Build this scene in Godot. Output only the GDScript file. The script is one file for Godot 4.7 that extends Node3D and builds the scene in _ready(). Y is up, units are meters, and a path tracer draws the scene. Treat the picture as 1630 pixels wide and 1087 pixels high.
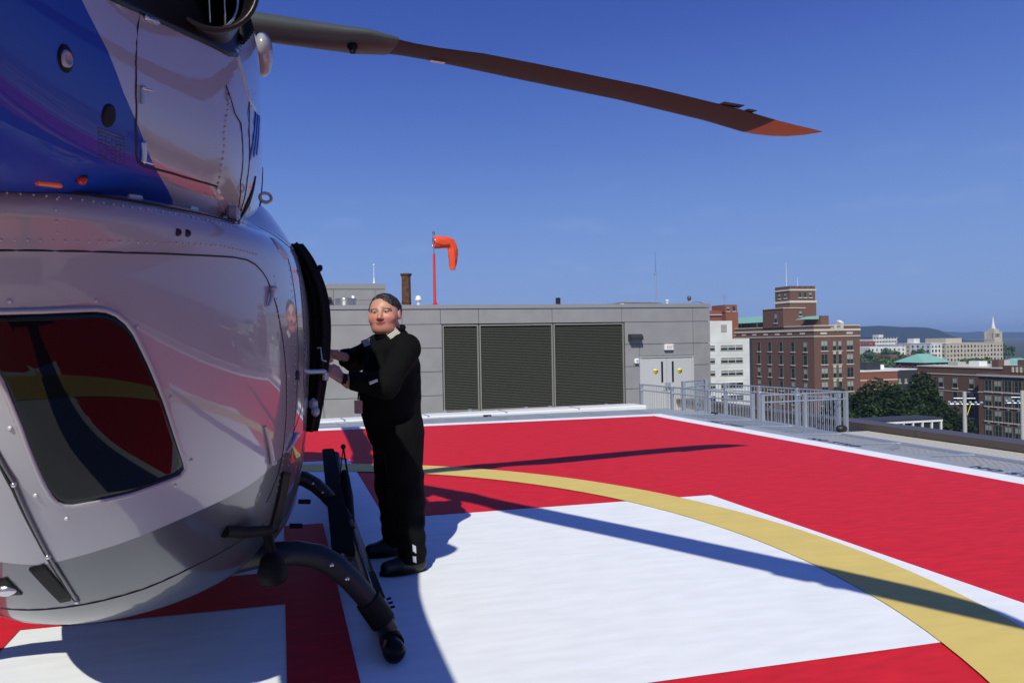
extends Node3D
# A rooftop helipad: helicopter seen from its right rear, a crewman at its sliding door, city beyond.

var M := {}
var rng := RandomNumberGenerator.new()
var used := {}

# ---------- helpers ----------
func L(r: float, g: float, b: float) -> Color:
	return Color(r, g, b).linear_to_srgb()

func mat(key: String, c: Color, rough := 0.6, metal := 0.0) -> StandardMaterial3D:
	var m := StandardMaterial3D.new()
	m.resource_name = key
	m.albedo_color = c
	m.roughness = rough
	m.metallic = metal
	M[key] = m
	return m

func noise_tex(seed_: int, freq: float, lo: Color, hi: Color, size := 512, oct := 4, as_normal := false, strength := 4.0) -> NoiseTexture2D:
	var n := FastNoiseLite.new()
	n.seed = seed_
	n.noise_type = FastNoiseLite.TYPE_SIMPLEX_SMOOTH
	n.frequency = freq
	n.fractal_octaves = oct
	var t := NoiseTexture2D.new()
	t.width = size
	t.height = size
	t.seamless = true
	t.noise = n
	if as_normal:
		t.as_normal_map = true
		t.bump_strength = strength
	else:
		var g := Gradient.new()
		g.set_color(0, lo)
		g.set_color(1, hi)
		t.color_ramp = g
	return t

func textured(key: String, c: Color, rough: float, tex: Texture2D, scale: Vector3, metal := 0.0) -> StandardMaterial3D:
	var m := mat(key, c, rough, metal)
	m.albedo_texture = tex
	m.uv1_triplanar = true
	m.uv1_world_triplanar = true
	m.uv1_scale = scale
	return m

func nm(called: String) -> String:
	if not used.has(called):
		used[called] = 0
		return called
	used[called] += 1
	return "%s_%03d" % [called, used[called]]

func st() -> SurfaceTool:
	var s := SurfaceTool.new()
	s.begin(Mesh.PRIMITIVE_TRIANGLES)
	return s

func mesh_of(s: SurfaceTool) -> ArrayMesh:
	s.generate_normals()
	return s.commit()

func obj(called: String, m: Variant, material: Material, parent: Node = self) -> MeshInstance3D:
	var o := MeshInstance3D.new()
	o.name = nm(called) if parent == self else called
	o.mesh = mesh_of(m) if m is SurfaceTool else m
	o.material_override = material
	parent.add_child(o, true)
	return o

func tag(o: Node, label := "", category := "", group := "", kind := "") -> Node:
	if label: o.set_meta("label", label)
	if category: o.set_meta("category", category)
	if group: o.set_meta("group", group)
	if kind: o.set_meta("kind", kind)
	return o

func thing(called: String, label: String, category: String, at := Vector3.ZERO, turn := 0.0, group := "") -> Node3D:
	var o := Node3D.new()
	o.name = nm(called)
	add_child(o, true)
	o.position = at
	o.rotation.y = turn
	tag(o, label, category, group)
	return o

func dup(src: Node3D, called: String, at: Vector3, turn := 0.0, label := "", group := "") -> Node3D:
	var r: Node3D = src.duplicate()
	r.name = nm(called)
	add_child(r, true)
	r.position = at
	r.rotation.y = turn
	if label: r.set_meta("label", label)
	if group: r.set_meta("group", group)
	return r

func struct(called: String, m: Variant, material: Material) -> MeshInstance3D:
	var o := obj(called, m, material)
	o.set_meta("kind", "structure")
	return o

func tri(s: SurfaceTool, a: Vector3, b: Vector3, c: Vector3) -> void:
	s.add_vertex(a); s.add_vertex(b); s.add_vertex(c)

func quad(s: SurfaceTool, a: Vector3, b: Vector3, c: Vector3, d: Vector3) -> void:
	tri(s, a, b, c); tri(s, a, c, d)

func box(s: SurfaceTool, c: Vector3, size: Vector3, b := Basis()) -> void:
	s.set_smooth_group(-1)
	var h := size / 2
	var p := []
	for i in 8:
		p.append(c + b * Vector3(h.x * (1 if i & 1 else -1), h.y * (1 if i & 2 else -1), h.z * (1 if i & 4 else -1)))
	quad(s, p[4], p[6], p[7], p[5]); quad(s, p[1], p[3], p[2], p[0])
	quad(s, p[2], p[3], p[7], p[6]); quad(s, p[0], p[4], p[5], p[1])
	quad(s, p[1], p[5], p[7], p[3]); quad(s, p[0], p[2], p[6], p[4])
	s.set_smooth_group(0)

func box2(s: SurfaceTool, lo: Vector3, hi: Vector3) -> void:
	box(s, (lo + hi) / 2, (hi - lo).abs())

func bevel(s: SurfaceTool, c: Vector3, size: Vector3, r: float, b := Basis()) -> void:
	# a box with chamfered edges
	s.set_smooth_group(-1)
	var h := size / 2
	r = min(r, min(h.x, min(h.y, h.z)) * 0.9)
	for ax in 3:
		var u := (ax + 1) % 3
		var w := (ax + 2) % 3
		for sg in [-1.0, 1.0]:
			var q := []
			for k in [[-1, -1], [1, -1], [1, 1], [-1, 1]]:
				var v := Vector3()
				v[ax] = h[ax] * sg
				v[u] = (h[u] - r) * k[0]
				v[w] = (h[w] - r) * k[1]
				q.append(c + b * v)
			if sg > 0: quad(s, q[0], q[3], q[2], q[1])
			else: quad(s, q[0], q[1], q[2], q[3])
		for k in [[-1, -1], [1, -1], [1, 1], [-1, 1]]:
			var q := []
			for e in [[0, -1], [1, -1], [1, 1], [0, 1]]:
				var v := Vector3()
				v[ax] = (h[ax] - r) * e[1]
				v[u] = (h[u] if e[0] == 0 else h[u] - r) * k[0]
				v[w] = (h[w] - r if e[0] == 0 else h[w]) * k[1]
				q.append(c + b * v)
			if k[0] * k[1] > 0: quad(s, q[0], q[1], q[2], q[3])
			else: quad(s, q[0], q[3], q[2], q[1])
	for i in 8:
		var g := Vector3(1 if i & 1 else -1, 1 if i & 2 else -1, 1 if i & 4 else -1)
		var q := []
		for ax in 3:
			var v := (h - Vector3(r, r, r)) * g
			v[ax] = h[ax] * g[ax]
			q.append(c + b * v)
		if g.x * g.y * g.z > 0: tri(s, q[0], q[2], q[1])
		else: tri(s, q[0], q[1], q[2])
	s.set_smooth_group(0)

func grid(s: SurfaceTool, P: Array, close := false, flip := false) -> void:
	# P: rows of points; a smooth sheet
	for i in P.size() - 1:
		var n: int = P[i].size()
		for j in (n if close else n - 1):
			var k := (j + 1) % n
			var a: Vector3 = P[i][j]
			var b: Vector3 = P[i][k]
			var c: Vector3 = P[i + 1][k]
			var d: Vector3 = P[i + 1][j]
			if flip: quad(s, a, d, c, b)
			else: quad(s, a, b, c, d)

func tube(s: SurfaceTool, pts: Array, r: Variant, n := 8, caps := true, squash := 1.0) -> void:
	s.set_smooth_group(0)
	var rows := []
	var t0: Vector3 = (pts[1] - pts[0]).normalized()
	var side := t0.cross(Vector3.UP if absf(t0.y) < 0.9 else Vector3.RIGHT).normalized()
	for i in pts.size():
		var t: Vector3
		if i == 0: t = t0
		elif i == pts.size() - 1: t = (pts[i] - pts[i - 1]).normalized()
		else: t = ((pts[i] - pts[i - 1]).normalized() + (pts[i + 1] - pts[i]).normalized()).normalized()
		side = (side - t * side.dot(t)).normalized()
		var up := side.cross(t)
		var rr: float = r[i] if r is Array else r
		var row := []
		for j in n:
			var a := TAU * j / n
			row.append(pts[i] + side * cos(a) * rr + up * sin(a) * rr * squash)
		rows.append(row)
	grid(s, rows, true)
	if caps:
		s.set_smooth_group(-1)
		for e in [0, rows.size() - 1]:
			for j in range(1, n - 1):
				if e == 0: tri(s, rows[e][0], rows[e][j + 1], rows[e][j])
				else: tri(s, rows[e][0], rows[e][j], rows[e][j + 1])
		s.set_smooth_group(0)

func lathe(s: SurfaceTool, prof: Array, at: Vector3, n := 16, b := Basis()) -> void:
	# prof: Vector2(radius, height) turned round the y axis of b
	s.set_smooth_group(0)
	var rows := []
	for p in prof:
		var row := []
		for j in n:
			var a := TAU * j / n
			row.append(at + b * Vector3(cos(a) * p.x, p.y, sin(a) * p.x))
		rows.append(row)
	grid(s, rows, true, true)

func ball(s: SurfaceTool, c: Vector3, r: Vector3, n := 12, m := 8, b := Basis()) -> void:
	s.set_smooth_group(0)
	var rows := []
	for i in m + 1:
		var t := PI * i / m
		var row := []
		for j in n:
			var a := TAU * j / n
			row.append(c + b * (Vector3(cos(a) * sin(t), cos(t), sin(a) * sin(t)) * r))
		rows.append(row)
	grid(s, rows, true)

func flat(s: SurfaceTool, pts: Array, y: float) -> void:
	# a polygon (Vector2 x,z) lying flat, facing up
	s.set_smooth_group(-1)
	var ids := Geometry2D.triangulate_polygon(PackedVector2Array(pts))
	for i in range(0, ids.size(), 3):
		var a: Vector2 = pts[ids[i]]
		var b: Vector2 = pts[ids[i + 1]]
		var c: Vector2 = pts[ids[i + 2]]
		if (b - a).cross(c - a) < 0:
			var q := b; b = c; c = q
		tri(s, Vector3(a.x, y, a.y), Vector3(b.x, y, b.y), Vector3(c.x, y, c.y))

func prism(s: SurfaceTool, pts: Array, depth: Vector3, org: Vector3, ux: Vector3, uy: Vector3) -> void:
	# a polygon pushed along depth
	s.set_smooth_group(-1)
	var P := []
	for p in pts: P.append(org + ux * p.x + uy * p.y)
	var ids := Geometry2D.triangulate_polygon(PackedVector2Array(pts))
	for i in range(0, ids.size(), 3):
		tri(s, P[ids[i]], P[ids[i + 1]], P[ids[i + 2]])
		tri(s, P[ids[i]] + depth, P[ids[i + 2]] + depth, P[ids[i + 1]] + depth)
	for i in P.size():
		var k := (i + 1) % P.size()
		quad(s, P[i], P[i] + depth, P[k] + depth, P[k])
	s.set_smooth_group(0)

func letters(text: String, size: float, depth: float, bold := true) -> TextMesh:
	var t := TextMesh.new()
	var f := SystemFont.new()
	f.font_names = PackedStringArray(["Droid Sans"])
	if bold: f.font_weight = 700
	t.font = f
	t.text = text
	t.font_size = 64
	t.pixel_size = size / 46.0
	t.depth = depth
	return t

func curve(T: Array, x: float) -> Array:
	# smooth interpolation of a table of [x, values...]
	var n := T.size()
	if x <= T[0][0]: return T[0].slice(1)
	if x >= T[n - 1][0]: return T[n - 1].slice(1)
	var i := 0
	while i < n - 2 and T[i + 1][0] <= x: i += 1
	var a: Array = T[i]
	var b: Array = T[i + 1]
	var h: float = b[0] - a[0]
	var t: float = (x - a[0]) / h
	var out := []
	var t2 := t * t
	var t3 := t2 * t
	for k in range(1, a.size()):
		var m0: float = (b[k] - T[i - 1][k]) / (b[0] - T[i - 1][0]) * h if i > 0 else b[k] - a[k]
		var m1: float = (T[i + 2][k] - a[k]) / (T[i + 2][0] - a[0]) * h if i < n - 2 else b[k] - a[k]
		out.append(a[k] * (2 * t3 - 3 * t2 + 1) + m0 * (t3 - 2 * t2 + t) + b[k] * (3 * t2 - 2 * t3) + m1 * (t3 - t2))
	return out

func _ready() -> void:
	rng.seed = 7
	# ---------- camera ----------
	var cam := Camera3D.new()
	cam.name = "camera"
	add_child(cam)
	var yaw := deg_to_rad(12.581)
	var pit := deg_to_rad(-0.163)
	var rol := deg_to_rad(1.011)
	var f := Vector3(sin(yaw) * cos(pit), sin(pit), -cos(yaw) * cos(pit))
	var r0 := Vector3(cos(yaw), 0, sin(yaw))
	var u0 := r0.cross(f)
	var r1 := r0 * cos(rol) - u0 * sin(rol)
	var u1 := u0 * cos(rol) + r0 * sin(rol)
	cam.transform = Transform3D(Basis(r1, u1, -f), Vector3(0, 1.45, 0))
	cam.keep_aspect = Camera3D.KEEP_HEIGHT
	# the photograph is a crop off the lens axis: the lens is shifted to match
	cam.set_frustum(0.05 * 1087.0 / 1083.6, Vector2(0.05 * 126.6 / 1083.6, 0.05 * 7.2 / 1083.6), 0.05, 14000.0)
	cam.current = true

	# ---------- sky, sun, exposure ----------
	var we := WorldEnvironment.new()
	we.name = "world_environment"
	var env := Environment.new()
	env.background_mode = Environment.BG_SKY
	env.tonemap_mode = Environment.TONE_MAPPER_LINEAR
	env.tonemap_exposure = 1.0
	env.sdfgi_enabled = true
	env.ssao_enabled = true
	env.ssil_enabled = true
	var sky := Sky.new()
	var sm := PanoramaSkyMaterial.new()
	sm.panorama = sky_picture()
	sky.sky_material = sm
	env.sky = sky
	env.fog_enabled = true
	env.fog_density = FOG
	env.fog_light_color = L(0.42, 0.6, 0.95)
	we.environment = env
	add_child(we)
	var sun := DirectionalLight3D.new()
	sun.name = "sun"
	add_child(sun)
	sun.look_at_from_position(Vector3.ZERO, Vector3(0.475, -1.0, -0.935), Vector3.UP)
	sun.light_energy = 1.36
	sun.light_color = L(1.0, 0.98, 0.84)
	sun.light_angular_distance = 0.5
	sun.shadow_enabled = true

	materials()
	ground()
	helipad()
	penthouse()
	rooftop()
	town()
	hills()
	railings()
	nets()
	helicopter()
	crewman()

const FOG := 0.00016

func sky_picture() -> ImageTexture:
	# deep blue overhead, paler to the horizon, a few thin wisps low down
	var w := 1024
	var h := 512
	var im := Image.create(w, h, false, Image.FORMAT_RGBF)
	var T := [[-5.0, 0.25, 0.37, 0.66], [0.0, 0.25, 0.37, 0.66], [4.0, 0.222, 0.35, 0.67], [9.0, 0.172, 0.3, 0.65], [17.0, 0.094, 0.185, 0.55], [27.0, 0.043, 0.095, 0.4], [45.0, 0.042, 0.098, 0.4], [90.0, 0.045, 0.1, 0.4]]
	var n := FastNoiseLite.new()
	n.seed = 11
	n.frequency = 1.0
	n.fractal_octaves = 4
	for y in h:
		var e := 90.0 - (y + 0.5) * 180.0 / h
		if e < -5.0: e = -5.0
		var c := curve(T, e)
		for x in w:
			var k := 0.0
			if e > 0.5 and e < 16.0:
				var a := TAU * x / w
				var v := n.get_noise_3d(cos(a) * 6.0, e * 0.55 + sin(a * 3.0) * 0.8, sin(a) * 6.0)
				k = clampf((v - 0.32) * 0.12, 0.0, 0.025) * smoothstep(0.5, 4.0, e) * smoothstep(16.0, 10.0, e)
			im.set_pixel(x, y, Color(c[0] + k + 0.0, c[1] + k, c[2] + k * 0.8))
	return ImageTexture.create_from_image(im)

func materials() -> void:
	var W := Color.WHITE
	# painted deck
	var wear := noise_tex(3, 0.012, Color(0.95, 0.95, 0.95), W, 512, 5)
	var streak := noise_tex(5, 0.02, Color(0.88, 0.9, 0.9), W, 512, 5)
	var grit := noise_tex(8, 0.35, W, W, 512, 2, true, 1.2)
	for a in [["deck_white", L(0.86, 0.87, 0.89), 0.7, wear], ["deck_red", L(0.72, 0.021, 0.034), 0.6, streak], ["deck_yellow", L(0.74, 0.56, 0.17), 0.58, wear]]:
		var m := textured(a[0], a[1], a[2], a[3], Vector3(0.31, 0.31, 1.4))
		if a[0] != "deck_white":
			m.normal_enabled = true
			m.normal_texture = grit
			m.normal_scale = 0.05
		m.metallic_specular = 0.25
	textured("deck_grey", L(0.33, 0.35, 0.38), 0.55, wear, Vector3(1, 1, 1))
	textured("roof_gravel", L(0.66, 0.62, 0.54), 0.9, noise_tex(12, 0.08, Color(0.72, 0.72, 0.72), W, 512, 5), Vector3(0.5, 0.5, 0.5))
	textured("roof_edge", L(0.62, 0.58, 0.5), 0.85, wear, Vector3(0.4, 0.4, 0.4))
	mat("coping", L(0.1, 0.078, 0.068), 0.45, 0.2)
	mat("fixture_dark", L(0.025, 0.028, 0.033), 0.5)
	# penthouse
	textured("panel", L(0.32, 0.315, 0.32), 0.42, noise_tex(21, 0.006, Color(0.94, 0.94, 0.94), W, 512, 3), Vector3(0.4, 0.4, 0.4), 0.15)
	mat("panel_cap", L(0.3, 0.3, 0.31), 0.4, 0.2)
	mat("gap", L(0.02, 0.02, 0.02), 0.8)
	mat("louvre", L(0.068, 0.07, 0.058), 0.5, 0.15)
	mat("louvre_frame", L(0.27, 0.26, 0.24), 0.45, 0.15)
	mat("door_grey", L(0.47, 0.47, 0.485), 0.4)
	mat("galvanized", L(0.5, 0.54, 0.6), 0.38, 0.65)
	mat("galvanized_dull", L(0.34, 0.38, 0.44), 0.5, 0.4)
	mat("steel", L(0.6, 0.6, 0.6), 0.22, 0.95)
	mat("white_plastic", L(0.78, 0.78, 0.78), 0.45)
	mat("black_plastic", L(0.012, 0.012, 0.013), 0.5)
	mat("sticker_yellow", L(0.75, 0.72, 0.03), 0.5)
	mat("sign_red", L(0.42, 0.05, 0.05), 0.5)
	mat("red_paint", L(0.62, 0.035, 0.03), 0.45)
	var sock := mat("sock", L(0.85, 0.09, 0.03), 0.8)
	sock.backlight_enabled = true
	sock.backlight = L(0.35, 0.03, 0.01)
	textured("rust", L(0.17, 0.075, 0.04), 0.85, noise_tex(31, 0.02, Color(0.55, 0.5, 0.5), W, 256, 4), Vector3(0.6, 0.6, 0.6))
	mat("letter_blue", L(0.02, 0.035, 0.1), 0.6)
	# town
	var brick := noise_tex(41, 0.05, Color(0.8, 0.78, 0.76), W, 512, 5)
	textured("brick_a", L(0.185, 0.095, 0.07), 0.9, brick, Vector3(0.12, 0.12, 0.12))
	textured("brick_b", L(0.15, 0.08, 0.06), 0.9, brick, Vector3(0.1, 0.1, 0.1))
	textured("brick_c", L(0.3, 0.1, 0.065), 0.9, brick, Vector3(0.1, 0.1, 0.1))
	mat("stone", L(0.56, 0.52, 0.45), 0.85)
	textured("white_wall", L(0.74, 0.74, 0.72), 0.8, noise_tex(43, 0.01, Color(0.9, 0.9, 0.9), W, 256, 3), Vector3(0.05, 0.05, 0.05))
	textured("cream_wall", L(0.62, 0.56, 0.46), 0.85, brick, Vector3(0.03, 0.03, 0.03))
	mat("dark_wall", L(0.035, 0.035, 0.04), 0.6)
	mat("copper_green", L(0.2, 0.43, 0.36), 0.7)
	mat("win_frame", L(0.13, 0.15, 0.13), 0.6)
	mat("win_white", L(0.6, 0.6, 0.57), 0.6)
	mat("pane", L(0.02, 0.025, 0.028), 0.08)
	mat("pane_blind", L(0.32, 0.33, 0.3), 0.35)
	mat("pane_blue", L(0.12, 0.24, 0.4), 0.3)
	mat("flat_roof", L(0.25, 0.24, 0.23), 0.9)
	mat("concrete", L(0.42, 0.41, 0.39), 0.85)
	textured("city_ground", L(0.09, 0.1, 0.075), 0.95, noise_tex(51, 0.03, Color(0.55, 0.6, 0.5), W, 512, 5), Vector3(0.004, 0.004, 0.004))
	var hill := textured("forest", L(0.022, 0.038, 0.022), 1.0, noise_tex(55, 0.03, Color(0.55, 0.55, 0.6), W, 512, 5), Vector3(0.002, 0.002, 0.002))
	hill.metallic_specular = 0.0
	var leaf := mat("leaf", Color.WHITE, 0.75)
	leaf.vertex_color_use_as_albedo = true
	leaf.metallic_specular = 0.2
	leaf.backlight_enabled = true
	leaf.backlight = L(0.1, 0.16, 0.04)
	mat("bark", L(0.07, 0.055, 0.04), 0.9)
	# helicopter
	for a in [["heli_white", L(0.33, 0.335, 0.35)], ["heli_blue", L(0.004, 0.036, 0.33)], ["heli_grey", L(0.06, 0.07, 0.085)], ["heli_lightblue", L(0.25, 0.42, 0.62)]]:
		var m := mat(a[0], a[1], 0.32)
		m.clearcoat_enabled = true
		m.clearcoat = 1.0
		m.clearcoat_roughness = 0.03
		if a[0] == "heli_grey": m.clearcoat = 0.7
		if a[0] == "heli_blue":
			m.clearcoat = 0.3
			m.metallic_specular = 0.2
	mat("heli_black", L(0.008, 0.008, 0.009), 0.3)
	M["heli_black"].metallic_specular = 0.25
	mat("step_grip", L(0.01, 0.011, 0.014), 0.85)
	M["step_grip"].metallic_specular = 0.12
	mat("trim_black", L(0.004, 0.004, 0.005), 0.6)
	M["trim_black"].metallic_specular = 0.3
	mat("skid_black", L(0.007, 0.008, 0.01), 0.42)
	mat("tinted", L(0.004, 0.005, 0.006), 0.02)
	M["tinted"].metallic_specular = 0.36
	mat("seam", L(0.012, 0.012, 0.014), 0.7)
	mat("rivet", L(0.5, 0.5, 0.52), 0.4, 0.2)
	textured("blade", L(0.022, 0.021, 0.023), 0.6, noise_tex(61, 0.03, Color(0.8, 0.8, 0.8), W, 256, 3), Vector3(1.5, 1.5, 1.5))
	mat("blade_root", L(0.05, 0.06, 0.06), 0.45)
	mat("blade_tip", L(0.36, 0.13, 0.03), 0.55)
	mat("exhaust", L(0.02, 0.017, 0.016), 0.35, 0.6)
	mat("orange_lens", L(0.75, 0.16, 0.03), 0.2)
	mat("red_lens", L(0.35, 0.01, 0.01), 0.12)
	mat("lens_glass", L(0.35, 0.4, 0.45), 0.08)
	# person
	var skin := mat("skin", Color.WHITE, 0.48)
	skin.vertex_color_use_as_albedo = true
	skin.subsurf_scatter_enabled = true
	skin.subsurf_scatter_strength = 0.12
	textured("suit", L(0.0045, 0.0048, 0.0056), 0.9, noise_tex(71, 0.2, Color(0.75, 0.75, 0.75), W, 256, 3), Vector3(6, 6, 6))
	M["suit"].metallic_specular = 0.25
	mat("boot", L(0.008, 0.008, 0.008), 0.45)
	textured("hair", L(0.028, 0.022, 0.02), 0.55, noise_tex(73, 0.3, Color(0.5, 0.5, 0.52), W, 256, 3), Vector3(9, 3, 9))
	mat("reflective", L(0.55, 0.57, 0.6), 0.35, 0.3)
	mat("insignia", L(0.6, 0.57, 0.5), 0.6)
	mat("badge", L(0.5, 0.32, 0.3), 0.4)

func rect(x0: float, z0: float, x1: float, z1: float) -> Array:
	return [Vector2(x0, z0), Vector2(x1, z0), Vector2(x1, z1), Vector2(x0, z1)]

# ---------- ground, roof, deck ----------
func ground() -> void:
	var s := st()
	flat(s, rect(-9000, -9000, 9000, 9000), -27.0)
	struct("ground", s, M.city_ground)
	var b := thing("hospital_block", "broad flat hospital roof with beige gravel below the raised helipad", "building", Vector3(0, -27, 0))
	s = st()
	box2(s, Vector3(-34, 0, -40), Vector3(13.4, 25.7, 16))
	obj("roof", s, M.roof_gravel, b)
	s = st()   # raised roof terrace beside the deck
	box2(s, Vector3(7.75, 25.7, -12.9), Vector3(13.0, 26.31, 16))
	obj("terrace", s, M.roof_gravel, b)
	s = st()   # raised beige edge inside the coping
	box2(s, Vector3(13.0, 25.7, -40), Vector3(13.4, 26.33, -20.6))
	box2(s, Vector3(13.0, 25.7, -20.6), Vector3(13.4, 26.33, 16))
	obj("parapet", s, M.roof_edge, b)
	s = st()
	for k in 12:
		var z0 := 15.9 - k * 4.6
		box2(s, Vector3(12.93, 26.335, z0 - 4.59), Vector3(13.52, 26.47, z0))
	obj("coping", s, M.coping, b)

const PX := -0.678
const PZ := -4.13

func helipad() -> void:
	var p := thing("helipad", "raised square helipad deck painted red with white cross and yellow ring", "helipad")
	p.set_meta("kind", "structure")
	var x0 := -8.69
	var x1 := 7.335
	var z0 := -12.2
	var z1 := 3.9
	var s := st()
	box2(s, Vector3(x0 - 0.3, -0.4, z0 - 0.12), Vector3(x1 + 0.3, -0.02, z1 + 0.3))
	obj("deck_slab", s, M.deck_grey, p)
	s = st()
	flat(s, [Vector2(x0, z0), Vector2(x1, z0), Vector2(x1, z1), Vector2(x0, z1)], -0.012)
	obj("white_border", s, M.deck_white, p)
	var q := 0.335
	s = st()
	flat(s, rect(x0 + q, z0 + q, x1 - q, z1 - q), -0.008)
	obj("red_field", s, M.deck_red, p)
	var a := 1.507
	var e := 4.572
	s = st()
	flat(s, [Vector2(PX - a, PZ - e), Vector2(PX + a, PZ - e), Vector2(PX + a, PZ - a), Vector2(PX + e, PZ - a), Vector2(PX + e, PZ + a), Vector2(PX + a, PZ + a), Vector2(PX + a, PZ + e), Vector2(PX - a, PZ + e), Vector2(PX - a, PZ + a), Vector2(PX - e, PZ + a), Vector2(PX - e, PZ - a), Vector2(PX - a, PZ - a)], -0.004)
	obj("white_cross", s, M.deck_white, p)
	s = st()
	flat(s, rect(0.0, -5.64, 0.309, -2.62), 0.0)
	flat(s, rect(-1.665, -5.64, -1.356, -2.62), 0.0)
	flat(s, rect(-1.356, -4.5, 0.0, -3.93), 0.0)
	obj("letter_h", s, M.deck_red, p)
	s = st()
	for i in 160:
		var t0 := TAU * i / 160
		var t1 := TAU * (i + 1) / 160
		var d0 := Vector2(cos(t0), sin(t0))
		var d1 := Vector2(cos(t1), sin(t1))
		var c := Vector2(PX, PZ)
		flat(s, [c + d0 * 4.0, c + d0 * 4.49, c + d1 * 4.49, c + d1 * 4.0], 0.001)
	obj("yellow_ring", s, M.deck_yellow, p)
	s = st()   # steel legs under the deck
	for x in [-8.2, -4.4, -0.6, 3.2, 6.9]:
		for z in [-11.8, -8.0, -4.0, 0.0, 3.4]:
			box2(s, Vector3(x - 0.12, -1.3, z - 0.12), Vector3(x + 0.12, -0.4, z + 0.12))
	obj("deck_post", s, M.galvanized_dull, p)
	# stencilled warning along the steel flange
	for z in [-5.66, -8.04, -10.4]:
		var o := MeshInstance3D.new()
		o.name = "stencil_lettering"
		o.mesh = letters("NO STEP", 0.125, 0.002)
		o.material_override = M.letter_blue
		p.add_child(o, true)
		o.transform = Transform3D(Basis(Vector3(0, 0, 1.25), Vector3(1, 0, 0), Vector3(0, 1, 0)), Vector3(7.5, -0.016, z))

func nets() -> void:
	# safety net: galvanized frames with woven wire, sloping slightly down from the deck edge
	var n := thing("safety_net", "grey steel safety net frame along the right edge of the helipad", "safety net", Vector3(7.64, -0.06, 0))
	net_run(n, 15, Vector3(0, 0, -12.4), Vector3(0, 0, 1.07), Vector3(1.05, -0.04, 0))
	n = thing("safety_net", "grey steel safety net frame along the far edge before the louvred wall", "safety net", Vector3(0, -0.06, -12.36))
	net_run(n, 16, Vector3(-8.6, 0, 0), Vector3(1.07, 0, 0), Vector3(0, -0.05, -1.45))
	var t := thing("cable_tray", "long pale grey metal trough lying beyond the far safety net", "cable tray", Vector3(0, -0.26, -15.0))
	var s := st()
	bevel(s, Vector3(2.2, 0.03, 0), Vector3(13.4, 0.12, 0.6), 0.02)
	obj("trough", s, M.white_plastic, t)
	t.rotation.y = 0.08
	for x in [-2.5, -0.6, 1.3, 3.2, 5.1, 7.0]:
		s = st()
		box(s, Vector3(x, 0.095, 0), Vector3(0.04, 0.012, 0.62))
		obj("joint_strip", s, M.galvanized, t)
	s = st()
	for x in [-2.5, 1.3, 5.1]:
		box2(s, Vector3(x - 0.05, -1.08, -0.05), Vector3(x + 0.05, -0.07, 0.05))
	obj("leg", s, M.galvanized_dull, t)
	for k in 4:
		var pl := thing("equipment_lid", ["low grey hatch lid on the roof left of the louvres", "grey hatch lid under the left louvre bay", "long grey hatch lid under the middle louvre bay", "narrow grey hatch lid near the right louvre bay"][k], "hatch", Vector3([1.5, 4.6, 6.9, 9.3][k], -1.3, -17.2))
		s = st()
		bevel(s, Vector3(0, 0.36, 0), Vector3([1.4, 1.5, 2.0, 1.0][k], 0.7, 1.1), 0.03)
		obj("housing", s, M.galvanized_dull, pl)
		s = st()
		bevel(s, Vector3(0, 0.74, 0), Vector3([1.5, 1.6, 2.1, 1.1][k], 0.06, 1.2), 0.02)
		obj("lid", s, M.deck_grey, pl)
		s = st()
		for x in [-0.35, 0.35]:
			box(s, Vector3(x, 0.87, -0.5), Vector3(0.09, 0.22, 0.05))
		obj("bracket", s, M.galvanized, pl)

func net_run(n: Node3D, count: int, a: Vector3, step: Vector3, outw: Vector3) -> void:
	var fr := st()
	var wires := st()
	var clips := st()
	var arms := st()
	var sd := step.normalized()
	var od := outw.normalized()
	for i in count:
		var p := a + step * i
		var q := p + step
		tube(fr, [p + sd * 0.02, p + outw + sd * 0.02], 0.02, 6)
		tube(fr, [p + outw, q + outw], 0.024, 6)
		tube(fr, [p + od * 0.03, q + od * 0.03], 0.02, 6)
		if i % 2 == 0:
			tube(arms, [p + Vector3(0, -0.25, 0) - od * 0.02, p + outw + Vector3(0, -0.05, 0)], 0.028, 6)
			if i % 6 == 0: box(clips, p + outw + Vector3(0, 0.02, 0), Vector3(0.05, 0.04, 0.05) + sd.abs() * 0.12)
		var ln := step.length()
		var wd := outw.length()
		var g := 0.1
		var u := -wd
		while u < ln:
			for fl in 2:
				# diagonal from (u,0) to (u+wd,wd), clipped to the frame
				var t0 := maxf(0.0, -u)
				var t1 := minf(wd, ln - u)
				if t1 - t0 > 0.02:
					var e0 := u + t0
					var e1 := u + t1
					if fl == 1:
						e0 = ln - e0
						e1 = ln - e1
					wire(wires, p + sd * e0 + od * t0, p + sd * e1 + od * t1, 0.0028)
			u += g
	obj("frame", fr, M.galvanized, n)
	tag(obj("wire_mesh", wires, M.galvanized_dull, n), "", "", "", "stuff")
	obj("clip", clips, M.black_plastic, n)
	obj("support_arm", arms, M.galvanized_dull, n)

func wire(s: SurfaceTool, a: Vector3, b: Vector3, r: float) -> void:
	s.set_smooth_group(-1)
	var t := (b - a).normalized()
	var u := t.cross(Vector3(0.3, 1, 0.2)).normalized() * r
	var v := t.cross(u).normalized() * r
	var k := [u, -u * 0.5 + v * 0.87, -u * 0.5 - v * 0.87]
	for i in 3:
		var j := (i + 1) % 3
		quad(s, a + k[i], b + k[i], b + k[j], a + k[j])

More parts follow.
